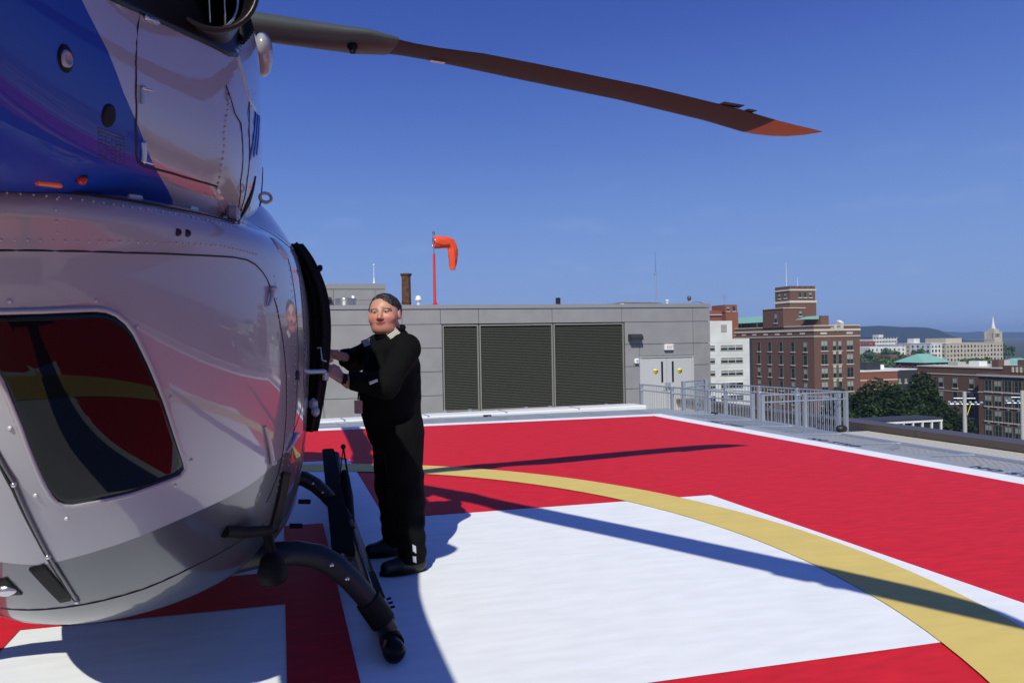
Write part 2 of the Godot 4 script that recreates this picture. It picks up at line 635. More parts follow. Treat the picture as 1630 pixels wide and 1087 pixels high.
func rail_section(n: Node3D, a: Vector3, b: Vector3, h := 1.07) -> void:
	var d := (b - a)
	var ln := Vector2(d.x, d.z).length()
	var t := d / ln
	var s := st()
	tube(s, [a + Vector3(0, h, 0), b + Vector3(0, h, 0)], 0.02, 6)
	tube(s, [a + Vector3(0, h - 0.16, 0), b + Vector3(0, h - 0.16, 0)], 0.018, 6)
	tube(s, [a + Vector3(0, 0.1, 0), b + Vector3(0, 0.1, 0)], 0.018, 6)
	obj("rail", s, M.galvanized, n)
	s = st()
	var k := 0.06
	while k < ln - 0.03:
		var p := a + t * k
		tube(s, [p + Vector3(0, 0.1, 0), p + Vector3(0, h, 0)], 0.0075, 5, false)
		k += 0.105
	tag(obj("baluster", s, M.galvanized, n), "", "", "", "stuff")
	var m := int(ceil(ln / 1.5))
	for i in m + 1:
		var p := a + t * clampf(ln * i / m, 0.03, ln - 0.03)
		s = st()
		box2(s, p + Vector3(-0.035, -0.42, -0.035), p + Vector3(0.035, h + 0.02, 0.035))
		obj("post", s, M.galvanized, n)

func railings() -> void:
	var y := -0.88
	var w := thing("access_walkway", "grey steel grating walkway between the penthouse door and helipad corner", "walkway", Vector3(11.2, y, -16))
	var s := st()
	box2(s, Vector3(-1.25, -0.06, -3.4), Vector3(1.35, 0, 3.0))
	obj("grating", s, M.galvanized_dull, w)
	s = st()
	for x in [-1.2, 1.3]:
		for z in [-3.2, -0.2, 2.8]:
			box2(s, Vector3(x - 0.05, -0.42, z - 0.05), Vector3(x + 0.05, -0.06, z + 0.05))
	obj("leg", s, M.galvanized_dull, w)
	var a := thing("guard_rail", "galvanized barred rail in front of the pale double doors", "railing", Vector3(0, y, 0), 0, "walkway railings")
	rail_section(a, Vector3(10.05, 0, -17.75), Vector3(10.3, 0, -13.3))
	a = thing("guard_rail", "galvanized barred rail running along the outer side before the white building", "railing", Vector3(0, y, 0), 0, "walkway railings")
	rail_section(a, Vector3(11.85, 0, -17.8), Vector3(12.55, 0, -13.25))
	a = thing("guard_rail", "galvanized barred end rail in front of the brick tower, nearest the roof edge", "railing", Vector3(0, y, 0), 0, "walkway railings")
	rail_section(a, Vector3(10.35, 0, -13.1), Vector3(12.6, 0, -13.1))
	var g := thing("rail_gate", "folded galvanized gate leaf standing beside the tall rail corner", "gate", Vector3(0, y, 0))
	rail_section(g, Vector3(11.8, 0.06, -17.2), Vector3(10.6, 0.06, -16.5), 1.12)
	var f := thing("flood_lamp", "small black lamp clamped low at the right end of the rail", "lamp", Vector3(12.3, -0.62, -12.95))
	s = st()
	ball(s, Vector3.ZERO, Vector3(0.13, 0.09, 0.09))
	obj("housing", s, M.black_plastic, f)
	s = st()
	box(s, Vector3(0, -0.1, -0.02), Vector3(0.05, 0.12, 0.05))
	obj("bracket", s, M.galvanized_dull, f)

# ---------- grey penthouse behind the deck ----------
const WZ := -20.5

func penthouse() -> void:
	var b := thing("penthouse", "low grey panelled rooftop building with three louvre bays and double doors", "building", Vector3(0, 0, WZ))
	var s := st()   # dark body behind the cladding; hollow where the louvres are
	box2(s, Vector3(-12, -1.3, -8.0), Vector3(14.2, 2.5, -0.36))
	box2(s, Vector3(-12, -1.3, -0.36), Vector3(4.86, 2.5, -0.032))
	box2(s, Vector3(11.06, -1.3, -0.36), Vector3(14.2, 2.5, -0.032))
	box2(s, Vector3(4.86, 2.06, -0.36), Vector3(11.06, 2.5, -0.032))
	obj("core", s, M.gap, b)
	var panels := []
	var tx := [-12.0, -9.6, -7.2, -4.8, -2.4, -1.2, 1.22, 3.63, 4.84, 6.07, 8.53, 10.98, 13.6, 14.25]
	for i in tx.size() - 1: panels.append([tx[i], 2.06, tx[i + 1], 2.53])
	var ys := [-1.28, -0.87, -0.145, 0.594, 1.325, 2.06]
	for j in 5:
		var lx := [-12.0, -8.4, -4.8, -1.2, 1.22, 4.88]
		for i in lx.size() - 1: panels.append([lx[i], ys[j], lx[i + 1], ys[j + 1]])
		panels.append([13.6, ys[j], 14.25, ys[j + 1]])
		if j < 3: panels.append([11.07, ys[j], 11.6, ys[j + 1]])
	panels.append([11.07, 0.594, 11.6, 1.325])
	panels.append([11.6, 0.93, 13.6, 1.325])
	panels.append([11.07, 1.325, 13.6, 2.06])
	panels.append([4.88, -1.28, 11.07, -0.7])
	for q in panels:
		s = st()
		box2(s, Vector3(q[0] + 0.008, q[1] + 0.008, -0.03), Vector3(q[2] - 0.008, q[3] - 0.008, 0))
		obj("wall_panel", s, M.panel, b)
	for k in 4:   # right-hand return and back
		s = st()
		box2(s, Vector3(14.21, ys[k], -8.0), Vector3(14.245, ys[k + 1] - 0.015, -0.04))
		obj("wall_panel", s, M.panel, b)
	s = st()
	box2(s, Vector3(-12, 2.535, -8.0), Vector3(14.27, 2.66, 0.03))
	obj("roof_cap", s, M.panel_cap, b)
	# louvre bays
	var bays := [[4.9, 6.05], [6.09, 8.53], [8.57, 11.03]]
	for bay in bays:
		var g := Node3D.new()
		g.name = "louvre_bay"
		b.add_child(g, true)
		s = st()
		var x0: float = bay[0]
		var x1: float = bay[1]
		box2(s, Vector3(x0, -0.66, -0.14), Vector3(x0 + 0.035, 2.03, 0.012))
		box2(s, Vector3(x1 - 0.035, -0.66, -0.14), Vector3(x1, 2.03, 0.012))
		box2(s, Vector3(x0 + 0.035, 1.99, -0.14), Vector3(x1 - 0.035, 2.03, 0.01))
		box2(s, Vector3(x0 + 0.035, -0.66, -0.14), Vector3(x1 - 0.035, -0.62, 0.01))
		obj("frame", s, M.louvre_frame, g)
		s = st()
		var y := -0.6
		while y < 1.97:
			box(s, Vector3((x0 + x1) / 2, y, -0.055), Vector3(x1 - x0 - 0.07, 0.006, 0.075), Basis(Vector3.RIGHT, 0.75))
			box(s, Vector3((x0 + x1) / 2, y - 0.026, -0.024), Vector3(x1 - x0 - 0.07, 0.012, 0.005))
			y += 0.0497
		tag(obj("blade", s, M.louvre, g), "", "", "", "stuff")
	s = st()
	box2(s, Vector3(4.9, -0.68, -0.33), Vector3(11.03, 2.05, -0.3))
	obj("louvre_backing", s, M.gap, b)
	# double doors
	s = st()
	box2(s, Vector3(11.6, -1.28, -0.06), Vector3(11.67, 0.87, 0.012))
	box2(s, Vector3(13.53, -1.28, -0.06), Vector3(13.6, 0.87, 0.012))
	box2(s, Vector3(11.6, 0.87, -0.06), Vector3(13.6, 0.925, 0.03))
	obj("door_frame", s, M.door_grey, b)
	s = st()
	box2(s, Vector3(11.62, 0.926, -0.05), Vector3(13.58, 0.96, 0.05))
	obj("drip_cap", s, M.louvre_frame, b)
	for k in 2:
		var d := Node3D.new()
		d.name = "door"
		b.add_child(d, true)
		var x0: float = [11.675, 12.607][k]
		s = st()
		box2(s, Vector3(x0, -1.27, -0.05), Vector3(x0 + 0.918, 0.862, -0.005))
		obj("leaf", s, M.door_grey, d)
		var vx: float = [12.416, 12.813][k]
		s = st()
		box2(s, Vector3(vx - 0.04, 0.03, -0.004), Vector3(vx + 0.04, 0.74, 0.004))
		obj("vision_frame", s, M.louvre_frame, d)
		s = st()
		box2(s, Vector3(vx - 0.028, 0.045, 0.0045), Vector3(vx + 0.028, 0.725, 0.008))
		obj("vision_pane", s, M.tinted, d)
		s = st()
		var cx: float = [12.179, 13.077][k]
		lathe(s, [Vector2(0, 0.0), Vector2(0.085, 0.0), Vector2(0.085, 0.006), Vector2(0, 0.006)], Vector3(cx, 0.41, -0.003), 20, Basis(Vector3.RIGHT, PI / 2))
		obj("sticker", s, M.sticker_yellow, d)
		s = st()
		box2(s, Vector3(cx - 0.085, 0.4, 0.0035), Vector3(cx + 0.085, 0.43, 0.006))
		obj("sticker_band", s, M.black_plastic, d)
		s = st()
		bevel(s, Vector3([12.54, 12.66][k], -0.06, 0.03), Vector3(0.07, 0.2, 0.06), 0.01)
		tube(s, [Vector3([12.54, 12.66][k], -0.14, 0.03), Vector3([12.54, 12.66][k], -0.14, 0.09), Vector3([12.42, 12.8][k], -0.14, 0.09)], 0.012, 6)
		obj("handle", s, M.galvanized, d)
	# things on the wall
	var e := thing("exit_sign", "small white illuminated exit sign box above the double doors", "exit sign", Vector3(12.645, 1.21, WZ))
	s = st()
	bevel(s, Vector3(0, 0, 0.06), Vector3(0.32, 0.2, 0.1), 0.012)
	obj("housing", s, M.white_plastic, e)
	var o := obj("lettering", letters("EXIT", 0.1, 0.004, false), M.sign_red, e)
	o.position = Vector3(0.03, 0, 0.114)
	var w := thing("wall_light", "dark wedge shaped wall light left of the double doors", "wall light", Vector3(11.4, 1.56, WZ))
	s = st()
	prism(s, [Vector2(0.004, 0.1), Vector2(0.16, 0.1), Vector2(0.25, -0.0), Vector2(0.25, -0.09), Vector2(0.004, -0.12)], Vector3(0.42, 0, 0), Vector3(-0.21, 0, 0), Vector3(0, 0, 1), Vector3(0, 1, 0))
	obj("housing", s, M.fixture_dark, w)
	s = st()
	box(s, Vector3(0, -0.108, 0.14), Vector3(0.34, 0.004, 0.14), Basis(Vector3.RIGHT, -0.12))
	obj("lens", s, M.lens_glass, w)
	var t := thing("alarm_box", "small white alarm box on the wall left of the door frame", "alarm", Vector3(11.46, 0.77, WZ))
	s = st()
	bevel(s, Vector3(0, 0, 0.055), Vector3(0.16, 0.17, 0.09), 0.025)
	obj("housing", s, M.white_plastic, t)
	s = st()
	ball(s, Vector3(0, 0.01, 0.1), Vector3(0.045, 0.045, 0.02))
	obj("lens", s, M.lens_glass, t)

# ---------- things standing on the penthouse roof ----------
func rooftop() -> void:
	var top := 2.66
	var s := st()
	var w := thing("windsock", "orange windsock drooping from a red and silver pole on the roof", "windsock", Vector3(5.33, top, -23.4))
	tube(s, [Vector3(0, 0.06, 0), Vector3(0, 1.97, 0)], [0.055, 0.045], 12)
	obj("lower_pole", s, M.red_paint, w)
	s = st()
	tube(s, [Vector3(0, 1.97, 0), Vector3(0, 2.76, 0)], 0.022, 8)
	tube(s, [Vector3(0, 2.6, 0), Vector3(0, 2.68, 0), Vector3(0, 2.76, 0)], [0.02, 0.05, 0.05], 10)
	obj("upper_pole", s, M.steel, w)
	s = st()
	lathe(s, [Vector2(0.14, 0.0), Vector2(0.14, 0.03), Vector2(0.06, 0.06), Vector2(0.05, 0.2)], Vector3.ZERO, 12)
	for k in 3:
		var a := k * TAU / 3
		tube(s, [Vector3(cos(a) * 0.2, 0, sin(a) * 0.2), Vector3(cos(a) * 0.05, 0.26, sin(a) * 0.05)], 0.02, 6)
	obj("base", s, M.red_paint, w)
	# sock: a full mouth, a fold, then a limp twisted tail
	var path := [[0.0, 2.36, 0.21, 1.0], [0.08, 2.37, 0.215, 1.0], [0.2, 2.38, 0.21, 0.95], [0.34, 2.385, 0.2, 0.9], [0.5, 2.385, 0.2, 0.8], [0.6, 2.35, 0.19, 0.7], [0.67, 2.24, 0.16, 0.6], [0.68, 2.1, 0.17, 0.6], [0.69, 1.93, 0.155, 0.65], [0.685, 1.78, 0.145, 0.6], [0.68, 1.62, 0.125, 0.55], [0.67, 1.48, 0.105, 0.6], [0.66, 1.42, 0.1, 0.7]]
	s = st()
	var rows := []
	for i in path.size():
		var p: Array = path[i]
		var q: Array = path[min(i + 1, path.size() - 1)]
		var o: Array = path[max(i - 1, 0)]
		var t := Vector3(q[0] - o[0], q[1] - o[1], 0).normalized()
		var n := Vector3(-t.y, t.x, 0)
		var row := []
		for j in 28:
			var a := TAU * j / 28
			var fold := 1.0 + 0.2 * sin(a * 5 + i * 0.9) * clampf(i * 0.12, 0.15, 1.0) + 0.06 * sin(a * 9 - i * 1.7)
			row.append(Vector3(p[0], p[1], 0.0) + (n * cos(a) + Vector3(0, 0, 1) * sin(a) * p[3]) * p[2] * fold)
		rows.append(row)
	grid(s, rows, true)
	obj("sock", s, M.sock, w)
	s = st()
	var ring := []
	for j in 17: ring.append(Vector3(0.0, 2.36 + 0.21 * cos(TAU * j / 16), 0.21 * sin(TAU * j / 16)))
	tube(s, ring, 0.01, 5)
	obj("hoop", s, M.steel, w)

	var c := thing("chimney", "rusty brown steel chimney pipe with flared rim behind the man", "chimney", Vector3(5.44, top - 1, -29.5))
	s = st()
	lathe(s, [Vector2(0.215, 0), Vector2(0.2, 2.8)], Vector3.ZERO, 20)
	obj("flue", s, M.rust, c)
	s = st()
	lathe(s, [Vector2(0.2, 2.77), Vector2(0.215, 2.8), Vector2(0.26, 2.86), Vector2(0.265, 2.9), Vector2(0.22, 2.91), Vector2(0.17, 2.9), Vector2(0.16, 2.5), Vector2(0, 2.5)], Vector3.ZERO, 20)
	obj("rim", s, M.rust, c)
	s = st()
	lathe(s, [Vector2(0.2, 1.6), Vector2(0.222, 1.6), Vector2(0.222, 1.64), Vector2(0.2, 1.64)], Vector3.ZERO, 20)
	obj("band", s, M.rust, c)

	# upper block far behind
	var u := thing("upper_penthouse", "pale grey panelled plant room rising behind the penthouse at the left", "building", Vector3(0, 0, -40))
	s = st()
	box2(s, Vector3(-14, -1.3, -8), Vector3(6.05, 4.9, -0.03))
	obj("core", s, M.gap, u)
	var xs := [-14.0, -10.5, -7.0, -3.5, -0.5, 3.05, 5.5, 6.1]
	var yy := [-1.3, 0.6, 2.3, 4.1, 4.75]
	for i in xs.size() - 1:
		for j in yy.size() - 1:
			s = st()
			box2(s, Vector3(xs[i] + 0.01, yy[j] + 0.01, -0.03), Vector3(xs[i + 1] - 0.01, yy[j + 1] - 0.01, 0))
			obj("wall_panel", s, M.panel, u)
	s = st()
	box2(s, Vector3(-14, 4.76, -8), Vector3(6.13, 5.08, 0.03))
	obj("roof_cap", s, M.panel_cap, u)
	s = st()
	box2(s, Vector3(4.45, 2.4, 0.001), Vector3(6.0, 3.9, 0.03))
	obj("window_frame", s, M.louvre_frame, u)
	s = st()
	box2(s, Vector3(4.55, 2.5, 0.031), Vector3(5.9, 3.78, 0.04))
	obj("window_pane", s, M.pane_blue, u)
	s = st()
	prism(s, [Vector2(0.01, 0.3), Vector2(0.55, 0.2), Vector2(0.55, 0.1), Vector2(0.01, -0.1)], Vector3(0.9, 0, 0), Vector3(2.0, 4.0, 0), Vector3(0, 0, 1), Vector3(0, 1, 0))
	obj("lamp_hood", s, M.fixture_dark, u)

	var t := thing("vent_drum", "shiny round metal vent drum on the roof left of the man's head", "vent", Vector3(2.45, top, -26.1))
	s = st()
	lathe(s, [Vector2(0.4, 0), Vector2(0.4, 0.53), Vector2(0.42, 0.54), Vector2(0.42, 0.57), Vector2(0.4, 0.58), Vector2(0, 0.62)], Vector3.ZERO, 28)
	obj("drum", s, M.steel, t)
	s = st()
	lathe(s, [Vector2(0.06, 0.58), Vector2(0.06, 0.68), Vector2(0, 0.69)], Vector3(0.28, 0, 0.1), 10)
	obj("cap", s, M.white_plastic, t)
	var pl := thing("vent_pipe", "thin steel vent pipe standing left of the round vent drum", "pipe", Vector3(1.68, top, -26.0))
	s = st()
	tube(s, [Vector3.ZERO, Vector3(0, 1.05, 0)], 0.035, 8)
	obj("pipe", s, M.steel, pl)
	s = st()
	box(s, Vector3(0.03, 1.13, 0), Vector3(0.16, 0.05, 0.06))
	tube(s, [Vector3(-0.1, 1.2, 0), Vector3(0, 1.05, 0), Vector3(0.1, 1.2, 0)], 0.02, 5)
	obj("fork", s, M.galvanized_dull, pl)
	var rod := thing("lightning_rod", "slim white rod on the roof edge of the upper plant room", "lightning rod", Vector3(5.45, 5.08, -40))
	s = st()
	tube(s, [Vector3.ZERO, Vector3(0, 0.35, 0)], [0.07, 0.03], 8)
	tube(s, [Vector3(0, 0.35, 0), Vector3(0, 1.1, 0)], 0.018, 6)
	ball(s, Vector3(0, 1.1, 0), Vector3(0.06, 0.06, 0.06), 8, 6)
	tag(obj("rod", s, M.white_plastic, rod), "")
	var m := thing("mushroom_vent", "small white mushroom vent between the chimney and the windsock pole", "vent", Vector3(4.5, top + 0.1, -22.2))
	s = st()
	lathe(s, [Vector2(0.06, 0), Vector2(0.06, 0.12), Vector2(0.11, 0.14), Vector2(0.12, 0.2), Vector2(0.08, 0.22), Vector2(0.1, 0.28), Vector2(0.0, 0.32)], Vector3.ZERO, 14)
	obj("cap", s, M.white_plastic, m)
	var bx := thing("control_box", "small black box on the roof edge above the middle louvres", "control box", Vector3(9.0, top, -21.1))
	s = st()
	bevel(s, Vector3(0, 0.14, 0), Vector3(0.13, 0.22, 0.12), 0.01)
	obj("box", s, M.black_plastic, bx)
	s = st()
	tube(s, [Vector3(0, 0, 0), Vector3(0, 0.04, 0)], 0.03, 6)
	obj("stem", s, M.galvanized_dull, bx)
	var h := thing("roof_hatch", "long low white roof hatch with sloping left end", "roof hatch", Vector3(13.05, top, -23.9))
	s = st()
	prism(s, [Vector2(-1.0, 0), Vector2(1.0, 0), Vector2(1.0, 0.18), Vector2(-0.45, 0.2), Vector2(-1.0, 0.1)], Vector3(0, 0, -1.2), Vector3(0, 0, 0.6), Vector3(1, 0, 0), Vector3(0, 1, 0))
	obj("curb", s, M.white_plastic, h)
	s = st()
	box(s, Vector3(0.27, 0.225, 0), Vector3(1.52, 0.04, 1.3), Basis(Vector3(0, 0, 1), -0.013))
	obj("lid", s, M.galvanized, h)
	s = st()
	tube(s, [Vector3(-0.25, 0.2, 0.4), Vector3(-0.25, 0.38, 0.4)], 0.025, 6)
	obj("vent_stub", s, M.galvanized_dull, h)
	var a := thing("antenna_mast", "tall thin silver antenna mast on the right of the roof", "antenna", Vector3(15.1 * 0.98, top, -24.8))
	s = st()
	tube(s, [Vector3.ZERO, Vector3(0, 1.45, 0)], 0.028, 8)
	obj("mast", s, M.galvanized, a)
	s = st()
	tube(s, [Vector3(0, 1.45, 0), Vector3(0, 2.35, 0)], [0.016, 0.008], 6)
	obj("whip", s, M.steel, a)
	s = st()
	tube(s, [Vector3(0, 1.4, 0), Vector3(0, 1.5, 0)], 0.045, 8)
	obj("coupling", s, M.galvanized_dull, a)
	s = st()
	tube(s, [Vector3(0.03, 0.25, 0), Vector3(0.2, 0.32, 0), Vector3(0.3, 0.1, 0), Vector3(0.3, 0, 0)], 0.014, 5)
	obj("cable", s, M.black_plastic, a)
	for k in 3:
		var v := thing("vent_pipe", ["white capped vent pipe just right of the antenna mast", "short grey vent pipe second right of the antenna mast", "short grey vent pipe third right of the antenna mast"][k], "pipe", Vector3(15.3 + k * 0.38, top, -24.8), 0)
		s = st()
		tube(s, [Vector3.ZERO, Vector3(0, [0.36, 0.3, 0.34][k], 0)], [0.045, 0.02, 0.02][k], 8)
		obj("pipe", s, M.white_plastic if k == 0 else M.galvanized, v)
		if k == 0:
			s = st()
			lathe(s, [Vector2(0.07, 0.36), Vector2(0.07, 0.4), Vector2(0, 0.42)], Vector3.ZERO, 10)
			obj("cap", s, M.white_plastic, v)
	var g := thing("gooseneck_pipe", "curved dark gooseneck cable pipe near the roof's right corner", "pipe", Vector3(16.35, top, -24.8))
	s = st()
	var pts := [Vector3.ZERO, Vector3(0, 0.25, 0)]
	for i in 9: pts.append(Vector3(0.28 - 0.28 * cos(PI * i / 8), 0.25 + 0.08 * sin(PI * i / 8), 0))
	pts.append(Vector3(0.58, 0.05, 0))
	tube(s, pts, 0.022, 6)
	obj("pipe", s, M.galvanized_dull, g)
	var l := thing("obstruction_light", "small dark topped beacon at the roof's right corner", "beacon", Vector3(14.0, top, -21.3))
	s = st()
	tube(s, [Vector3.ZERO, Vector3(0, 0.16, 0)], 0.025, 6)
	obj("stem", s, M.galvanized, l)
	s = st()
	lathe(s, [Vector2(0.03, 0.15), Vector2(0.07, 0.2), Vector2(0.06, 0.3), Vector2(0, 0.33)], Vector3.ZERO, 12)
	obj("lens", s, M.coping, l)

# ---------- town ----------
var win_meshes := {}

func window_set(key: String, w: float, h: float, frame: Material, sill: bool, mull := 1) -> void:
	var s := st()
	var t := 0.09
	box2(s, Vector3(-w / 2, 0, 0.02), Vector3(-w / 2 + t, h, 0.14))
	box2(s, Vector3(w / 2 - t, 0, 0.02), Vector3(w / 2, h, 0.14))
	box2(s, Vector3(-w / 2 + t, h - t, 0.02), Vector3(w / 2 - t, h, 0.14))
	box2(s, Vector3(-w / 2 + t, 0, 0.02), Vector3(w / 2 - t, t, 0.14))
	if h > 1.2: box2(s, Vector3(-w / 2 + t, h * 0.5 - 0.03, 0.02), Vector3(w / 2 - t, h * 0.5 + 0.03, 0.1))
	for k in range(1, mull):
		var x := -w / 2 + w * k / mull
		box2(s, Vector3(x - 0.05, t, 0.021), Vector3(x + 0.05, h - t, 0.12))
	var p := st()
	box2(p, Vector3(-w / 2 + t, t, 0.01), Vector3(w / 2 - t, h - t, 0.05))
	var q := st()
	if sill: box2(q, Vector3(-w / 2 - 0.15, -0.28, 0.01), Vector3(w / 2 + 0.15, -0.01, 0.26))
	var bl := st()
	box2(bl, Vector3(-w / 2 + t + 0.02, h * 0.45, 0.052), Vector3(w / 2 - t - 0.02, h - t - 0.02, 0.062))
	win_meshes[key] = [mesh_of(s), frame, mesh_of(p), mesh_of(q) if sill else null, mesh_of(bl)]

func window(b: Node3D, key: String, at: Vector3, turn := 0.0, pane: Material = null) -> void:
	var W: Array = win_meshes[key]
	var o := obj("window", W[0], W[1], b)
	o.position = at
	o.rotation.y = turn
	obj("pane", W[2], pane if pane else M.pane, o)
	if W[3]: obj("sill", W[3], M.stone, o)
	if pane == null and rng.randf() < 0.45:
		obj("blind", W[4], M.pane_blind, o)

func part_box(b: Node3D, called: String, m: Material, lo: Vector3, hi: Vector3) -> MeshInstance3D:
	var s := st()
	box2(s, lo, hi)
	return obj(called, s, m, b)

func town() -> void:
	var G := -27.0
	window_set("tall", 1.5, 3.0, M.win_frame, true)
	window_set("wide", 2.3, 3.0, M.win_frame, true, 2)
	window_set("slim", 1.25, 2.9, M.win_frame, true)
	window_set("strip", 5.6, 1.25, M.win_white, false, 3)
	window_set("small", 1.1, 1.6, M.win_frame, true)
	window_set("arch", 1.9, 3.0, M.win_frame, true, 2)
	window_set("far", 1.7, 2.2, M.win_frame, false)
	window_set("band", 9.0, 2.2, M.win_frame, false, 4)
	# brick tower block
	var cx := 153.1
	var cz := -170.76
	var b := thing("brick_tower_block", "large red brick block with stone bands and a square stepped tower", "building")
	part_box(b, "wall", M.brick_a, Vector3(cx, G, cz - 52), Vector3(cx + 16, 4.7, cz))
	for y in [[4.7, 5.0, 0.12], [3.25, 3.85, 0.2], [1.55, 1.85, 0.14]]:
		part_box(b, "stone_band", M.stone, Vector3(cx - y[2], y[0], cz - 52), Vector3(cx + 16 + y[2], y[1], cz + y[2]))
	for k in 9:   # stone tablets in the frieze
		part_box(b, "stone_tablet", M.stone, Vector3(cx - 0.1, 2.35, cz - 5.5 - k * 5.3), Vector3(cx, 2.85, cz - 3.6 - k * 5.3))
	for x in [3.3, 12.4]: part_box(b, "stone_tablet", M.stone, Vector3(cx + x - 1.1, 2.3, cz), Vector3(cx + x + 1.1, 2.85, cz + 0.1))
	for x in [7.3, 9.6]:
		part_box(b, "stone_ornament", M.stone, Vector3(cx + x - 0.45, 3.3, cz), Vector3(cx + x + 0.45, 5.2, cz + 0.3))
		part_box(b, "stone_ornament", M.stone, Vector3(cx + x - 0.45 - 1.1, 3.85, cz), Vector3(cx + x - 0.75, 4.3, cz + 0.28))
	for row in 7:
		var y := -2.55 - row * 4.05
		for k in 9:
			window(b, "tall", Vector3(cx, y - 0.3, cz - 3.4 - k * 5.05), -PI / 2)
		window(b, "wide", Vector3(cx + 3.45, y, cz), 0)
		window(b, "wide", Vector3(cx + 12.4, y, cz), 0, M.pane_blue if row == 5 else null)
		for x in [7.0, 8.9]:
			window(b, "slim", Vector3(cx + x, y, cz))
			if row < 4: part_box(b, "stone_ornament", M.stone, Vector3(cx + x - 0.5, y - 1.05, cz), Vector3(cx + x + 0.5, y - 0.35, cz + 0.12))
	part_box(b, "stone_band", M.stone, Vector3(cx - 0.1, -16.3, cz - 52), Vector3(cx + 16.1, -16.0, cz + 0.1))
	# stepped tower
	var tx := 156.0
	var tz := -184.0
	part_box(b, "tower_base", M.brick_a, Vector3(tx - 3.2, 4.7, tz - 8), Vector3(tx + 4.6, 10.6, tz + 1.2))
	part_box(b, "tower_shaft", M.brick_a, Vector3(tx + 0.3, 4.7, tz - 6.5), Vector3(tx + 10.0, 12.6, tz))
	part_box(b, "tower_top", M.brick_a, Vector3(tx + 0.3, 12.6, tz - 6.5), Vector3(tx + 9.7, 17.2, tz))
	part_box(b, "stone_band", M.stone, Vector3(tx + 0.1, 12.4, tz - 6.7), Vector3(tx + 10.1, 13.1, tz + 0.2))
	part_box(b, "stone_band", M.stone, Vector3(tx + 0.1, 16.2, tz - 6.7), Vector3(tx + 9.9, 16.7, tz + 0.2))
	part_box(b, "stone_band", M.stone, Vector3(tx - 3.4, 10.6, tz - 8), Vector3(tx + 4.8, 10.85, tz + 1.4))
	for k in 5:
		part_box(b, "parapet_block", M.brick_a, Vector3(tx + 0.3 + k * 2.05, 17.2, tz - 6.5), Vector3(tx + 1.5 + k * 2.05, 17.7, tz))
	for x in [4.0, 5.9, 7.8]: window(b, "small", Vector3(tx + x, 14.1, tz))
	for z in [-1.8, -4.5]: window(b, "small", Vector3(tx + 0.3, 14.0, tz + z), -PI / 2)
	window(b, "small", Vector3(tx + 3.0, 8.2, tz + 1.2), 0)
	window(b, "slim", Vector3(tx - 3.2, 6.2, tz - 2), -PI / 2)
	# attic with copper roof along the left wing, small gabled stair head at the right
	part_box(b, "attic_wall", M.dark_wall, Vector3(cx + 4, 4.7, cz - 44), Vector3(cx + 12, 7.0, cz - 14))
	for k in 7:
		window(b, "small", Vector3(cx + 4, 4.9, cz - 17 - k * 4.1), -PI / 2, M.pane_blind if k % 2 else null)
	var s := st()
	prism(s, [Vector2(2.4, 6.7), Vector2(13.6, 6.7), Vector2(8, 9.0)], Vector3(0, 0, 31.5), Vector3(cx, 0, cz - 45), Vector3(1, 0, 0), Vector3(0, 1, 0))
	obj("copper_roof", s, M.copper_green, b)
	part_box(b, "stair_head", M.brick_a, Vector3(cx + 5.2, 4.7, cz - 10), Vector3(cx + 8.0, 7.9, cz - 3))
	s = st()
	prism(s, [Vector2(-0.9, 6.9), Vector2(3.4, 6.9), Vector2(3.4, 7.9)], Vector3(0, 0, 5), Vector3(cx + 1.6, 0, cz - 8.5), Vector3(1, 0, 0), Vector3(0, 1, 0))
	obj("copper_canopy", s, M.copper_green, b)
	for x in [0.0, 6.0]:
		s = st()
		tube(s, [Vector3(tx + 2.5 + x * 0.7, 16.4, tz - 4), Vector3(tx + 2.5 + x * 0.7, [25.5, 20.8][int(x / 6)], tz - 4)], [0.13, 0.04], 6)
		obj("flagpole", s, M.white_plastic, b)
	var d := thing("satellite_dish", "white satellite dish on the copper roofed wing beside the brick tower", "satellite dish", Vector3(cx + 3.6, 8.2, cz - 17.5))
	s = st()
	lathe(s, [Vector2(0, 0), Vector2(0.7, 0.12), Vector2(1.15, 0.42), Vector2(1.1, 0.46), Vector2(0.65, 0.18), Vector2(0, 0.06)], Vector3(0, 1.1, 0), 18, Basis(Vector3(0.3, 0, 1).normalized(), 1.1))
	obj("dish", s, M.white_plastic, d)
	s = st()
	tube(s, [Vector3(0, -0.6, 0), Vector3(0, 1.1, 0)], 0.12, 6)
	obj("mount", s, M.galvanized, d)
	d = thing("satellite_dish", "pale roof dish perched at the right end of the brick block", "satellite dish", Vector3(cx + 14.6, 5.0, cz - 6))
	s = st()
	lathe(s, [Vector2(0, 0), Vector2(0.7, 0.12), Vector2(1.15, 0.42), Vector2(1.1, 0.46), Vector2(0.65, 0.18), Vector2(0, 0.06)], Vector3(0, 0.5, 0), 18, Basis(Vector3(0.2, 0, 1).normalized(), -0.7))
	obj("dish", s, M.white_plastic, d)
	s = st()
	tube(s, [Vector3(0, 0, 0), Vector3(0, 0.5, 0)], 0.1, 6)
	obj("mount", s, M.galvanized, d)
	# brick wing with stair tower behind the white block
	var w := thing("brick_stair_block", "small brick roof tower with aerial above the white block", "building")
	part_box(w, "wall", M.brick_c, Vector3(149.7, G, -216), Vector3(154.6, 10.6, -206.5))
	part_box(w, "upper_wall", M.brick_c, Vector3(149.5, 10.6, -214), Vector3(154.3, 13.2, -206.6))
	part_box(w, "low_wall", M.brick_c, Vector3(141.0, G, -216), Vector3(149.6, 11.3, -208.5))
	part_box(w, "flat_roof", M.concrete, Vector3(139, 9.6, -216.5), Vector3(149.4, 10.0, -208.0))
	for x in [150.7, 153.0]: window(w, "small", Vector3(x, 11.0, -206.6), 0)
	s = st()
